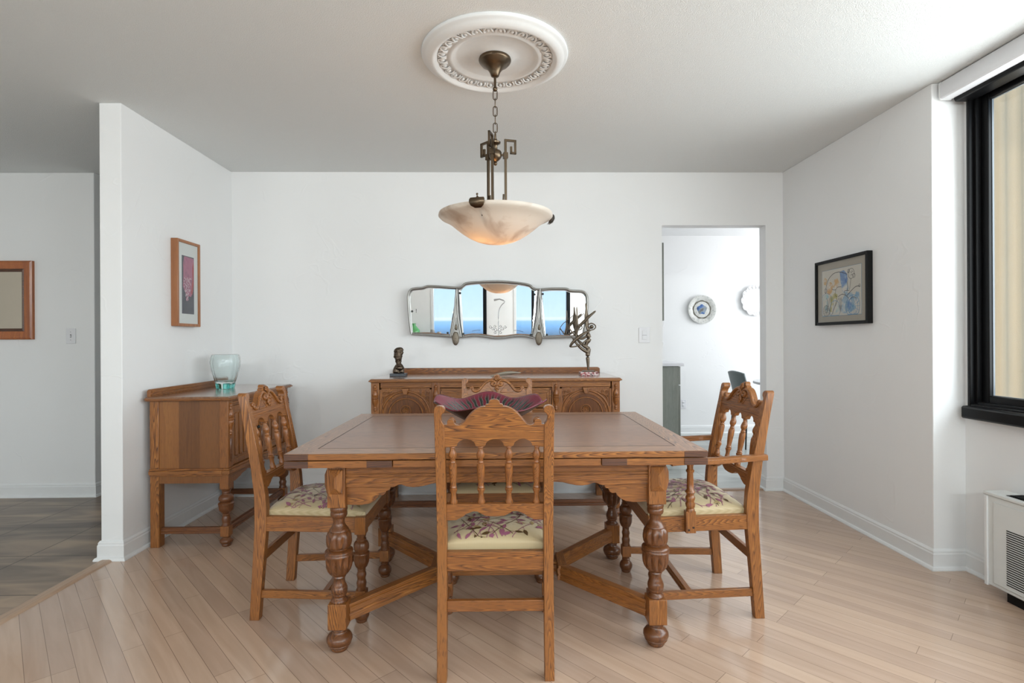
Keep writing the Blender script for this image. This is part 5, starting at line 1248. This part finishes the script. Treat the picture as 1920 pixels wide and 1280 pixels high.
m = MB(); m.lathe([(.0186, .060), (.0192, .058), (.019, 0)], seg=48, xf=lambda p: rot(Vector((p.x*(1+.12*math.sin(3*math.atan2(p.y, p.x))), p.y*(1+.12*math.sin(5*math.atan2(p.y, p.x))), p.z)))); m.build('blue_centre', BLUEG, T, smooth=60)
x_, z_ = plate_pos(1419, 563)
T = thing('wall_plate', 'white plate with an embossed scalloped rim at the right side of the doorway', 'plate', (x_, 6.548, z_))
def scal(p):
    a = math.atan2(p.y, p.x); r_ = math.hypot(p.x, p.y); q = 1+(.035*math.cos(12*a)*(r_/.19)**3)
    return rot(Vector((p.x*q, p.y*q, p.z+(.004*math.cos(24*a) if r_ > .14 else 0))))
m = MB(); m.lathe([(0, .09), (.004, .10), (.014, .14), (.03, .185), (.034, .192), (.035, .188), (.03, .165), (.026, .15), (.018, .128), (.014, .12), (.013, .06), (.013, 0)], seg=144, xf=scal)
m.build('dish', plain('white_glazed_china', (.85, .85, .86), .15), T, smooth=50)
m = MB()
for i in range(24):
    a = 2*PI*i/24; pts = [(.150+.035*t_, a+.10*math.sin(t_*3)) for t_ in (0, .25, .5, .75, 1)]
    m.tube([(r_*math.cos(q), -.034-.004*math.sin(j), r_*math.sin(q)) for j, (r_, q) in enumerate(pts)], .0035, 6)
m.build('embossing', plain('white_embossed_china', (.82, .82, .83), .2), T, smooth=60)
# chair and table edge in the kitchen
def kp(px, py, y): x, z_ = at(px, py, y); return (x, y, z_)
cxk, czk = at(1385, 710, 5.75)
T = thing('kitchen_chair', 'dark grey modern chair at the kitchen table seen through the doorway', 'chair', (cxk+.12, 5.75, 0))
m = MB(); vs = []; fs = []
for i in range(9):
    t_ = i/8; z_ = .52+.30*t_
    for j in range(9):
        u = -1+j/4; vs.append((-.10-.07*t_+.03*u*u+.0, u*.19, z_-.02*u*u*t_))
for i in range(8):
    for j in range(8): a = i*9+j; fs.append((a, a+1, a+10, a+9))
m.add(vs, fs); o = m.build('backrest', DGREEN, T, smooth=70); s_ = o.modifiers.new('solid', 'SOLIDIFY'); s_.thickness = .018
MB().box(-.13, .30, -.21, .21, .44, .475).build('seat', DGREEN, T, bevel=.012)
for sx_ in (-.12, .28):
    for sy_ in (-.18, .18): MB().tube([(sx_*.9, sy_*.9, .44), (sx_*1.15, sy_*1.1, 0)], [.011, .008], 8).build('leg', IRON, T)
txk, tzk = at(1414, 709, 5.05)
T = thing('kitchen_table', 'grey topped kitchen table whose edge shows at the right of the doorway', 'table', (txk+.54, 5.05, 0))
MB().lathe([(.722, .48), (.728, .50), (.742, .50), (.748, .495), (.748, 0)], seg=48).build('tabletop', plain('pale_grey_laminate', (.5, .52, .53), .3), T, smooth=40)
MB().lathe([(0, .26), (.012, .26), (.03, .05), (.06, .035), (.70, .035), (.722, .10)], seg=32).build('pedestal', IRON, T, smooth=40)

# ================================================================== HEATING UNIT
T = thing('heating_unit', 'white convector heating unit with black top grille under the window', 'heater', (XW-.028, 1.65, 0))
xf0 = -.100
MB().box(xf0, .0, -.70, .735, .045, .450).build('cabinet', UNITW, T, bevel=.004)
MB().box(xf0-.006, xf0+.02, .728, .744, .040, .446).build('end_trim', TRIM, T, bevel=.003)
MB().box(xf0+.016, 0, -.66, .655, 0, .05).build('plinth', BLACK, T)
MB().box(xf0-.008, .0, -.71, .746, .451, .465).build('top_panel', UNITW, T, bevel=.003)
m = MB().box(xf0+.018, -.008, -.65, .66, .4645, .467)
for i in range(110): m.box(xf0+.020, -.010, -.645+i*.0118, -.6415+i*.0118, .467, .471)
m.build('top_grille', BLACK, T)
MB().box(xf0-.005, xf0, -.66, .700, .062, .425).build('front_panel', UNITW, T, bevel=.003)
m = MB()
for i in range(25):
    z_ = .082+i*.0098; m.box(xf0-.0062, xf0-.0045, .10, .635, z_, z_+.0042)
m.build('side_louvre', BLACK, T)

# ================================================================== BEHIND THE VIEWER, SEEN IN THE MIRROR
T = thing('floor_lamp', 'slim grey floor lamp by the wall behind the viewer, reflected in the wall mirror', 'lamp', (-.06, -2.35, 0))
MB().lathe([(0, .12), (.015, .12), (.02, .11), (.022, .01)], seg=32).build('base', NICKEL, T)
MB().tube(smoothpath([(0, 0, .02), (0, 0, 1.0), (0, 0, 1.45), (.05, 0, 1.60), (.12, 0, 1.68), (.03, 0, 1.72)], 4), .008, 8).build('pole', NICKEL, T)
MB().tube([(.10, 0, 1.71), (.02, 0, 1.73), (-.09, 0, 1.71)], [.01, .03, .05], 14, flat=.4).build('shade', NICKEL, T, smooth=60)
T = thing('side_cabinet', 'low white cabinet behind the viewer, reflected at the left of the wall mirror', 'cabinet', (-1.45, -2.30, 0))
MB().box(-.45, .40, -.2, .2, .06, .96).box(-.43, .38, -.18, .18, 0, .06).build('body', UNITW, T, bevel=.004)
MB().box(-.47, .42, -.22, .22, .96, .985).build('top', plain('grey_stone_top', (.2, .2, .2), .3), T, bevel=.003)
o = MB().lathe([(0, .05), (.02, .08), (.08, .12), (.15, .12), (.21, .07), (.25, .04), (.28, .05), (.275, .045), (.25, .035), (.20, .065), (.02, .03), (.02, 0)], seg=32).build('green_vase', plain('green_glass_glaze', (.10, .35, .12), .1), loc=(-1.70, -2.30, .9855), smooth=60)
tag(o, 'round green vase on the low cabinet, reflected at the left of the wall mirror', 'vase')
for i, (x_, h_) in enumerate(((-1.48, .10), (-1.33, .16), (-1.20, .12))):
    o = MB().lathe([(0, .03), (.005, .045), (h_*.6, .05), (h_, .035), (h_, .028), (h_*.6, .042), (.01, .03), (.01, 0)], seg=24).build('pot', plain('grey_pot_glaze', (.35, .34, .33), .3), loc=(x_, -2.30+.04*i, .9855), smooth=60)
    tag(o, ('smallest grey pot next to the green vase, seen in the wall mirror', 'tallest grey pot in the middle of the low cabinet, seen in the wall mirror', 'grey pot at the window end of the low cabinet, seen in the wall mirror')[i], 'pot')
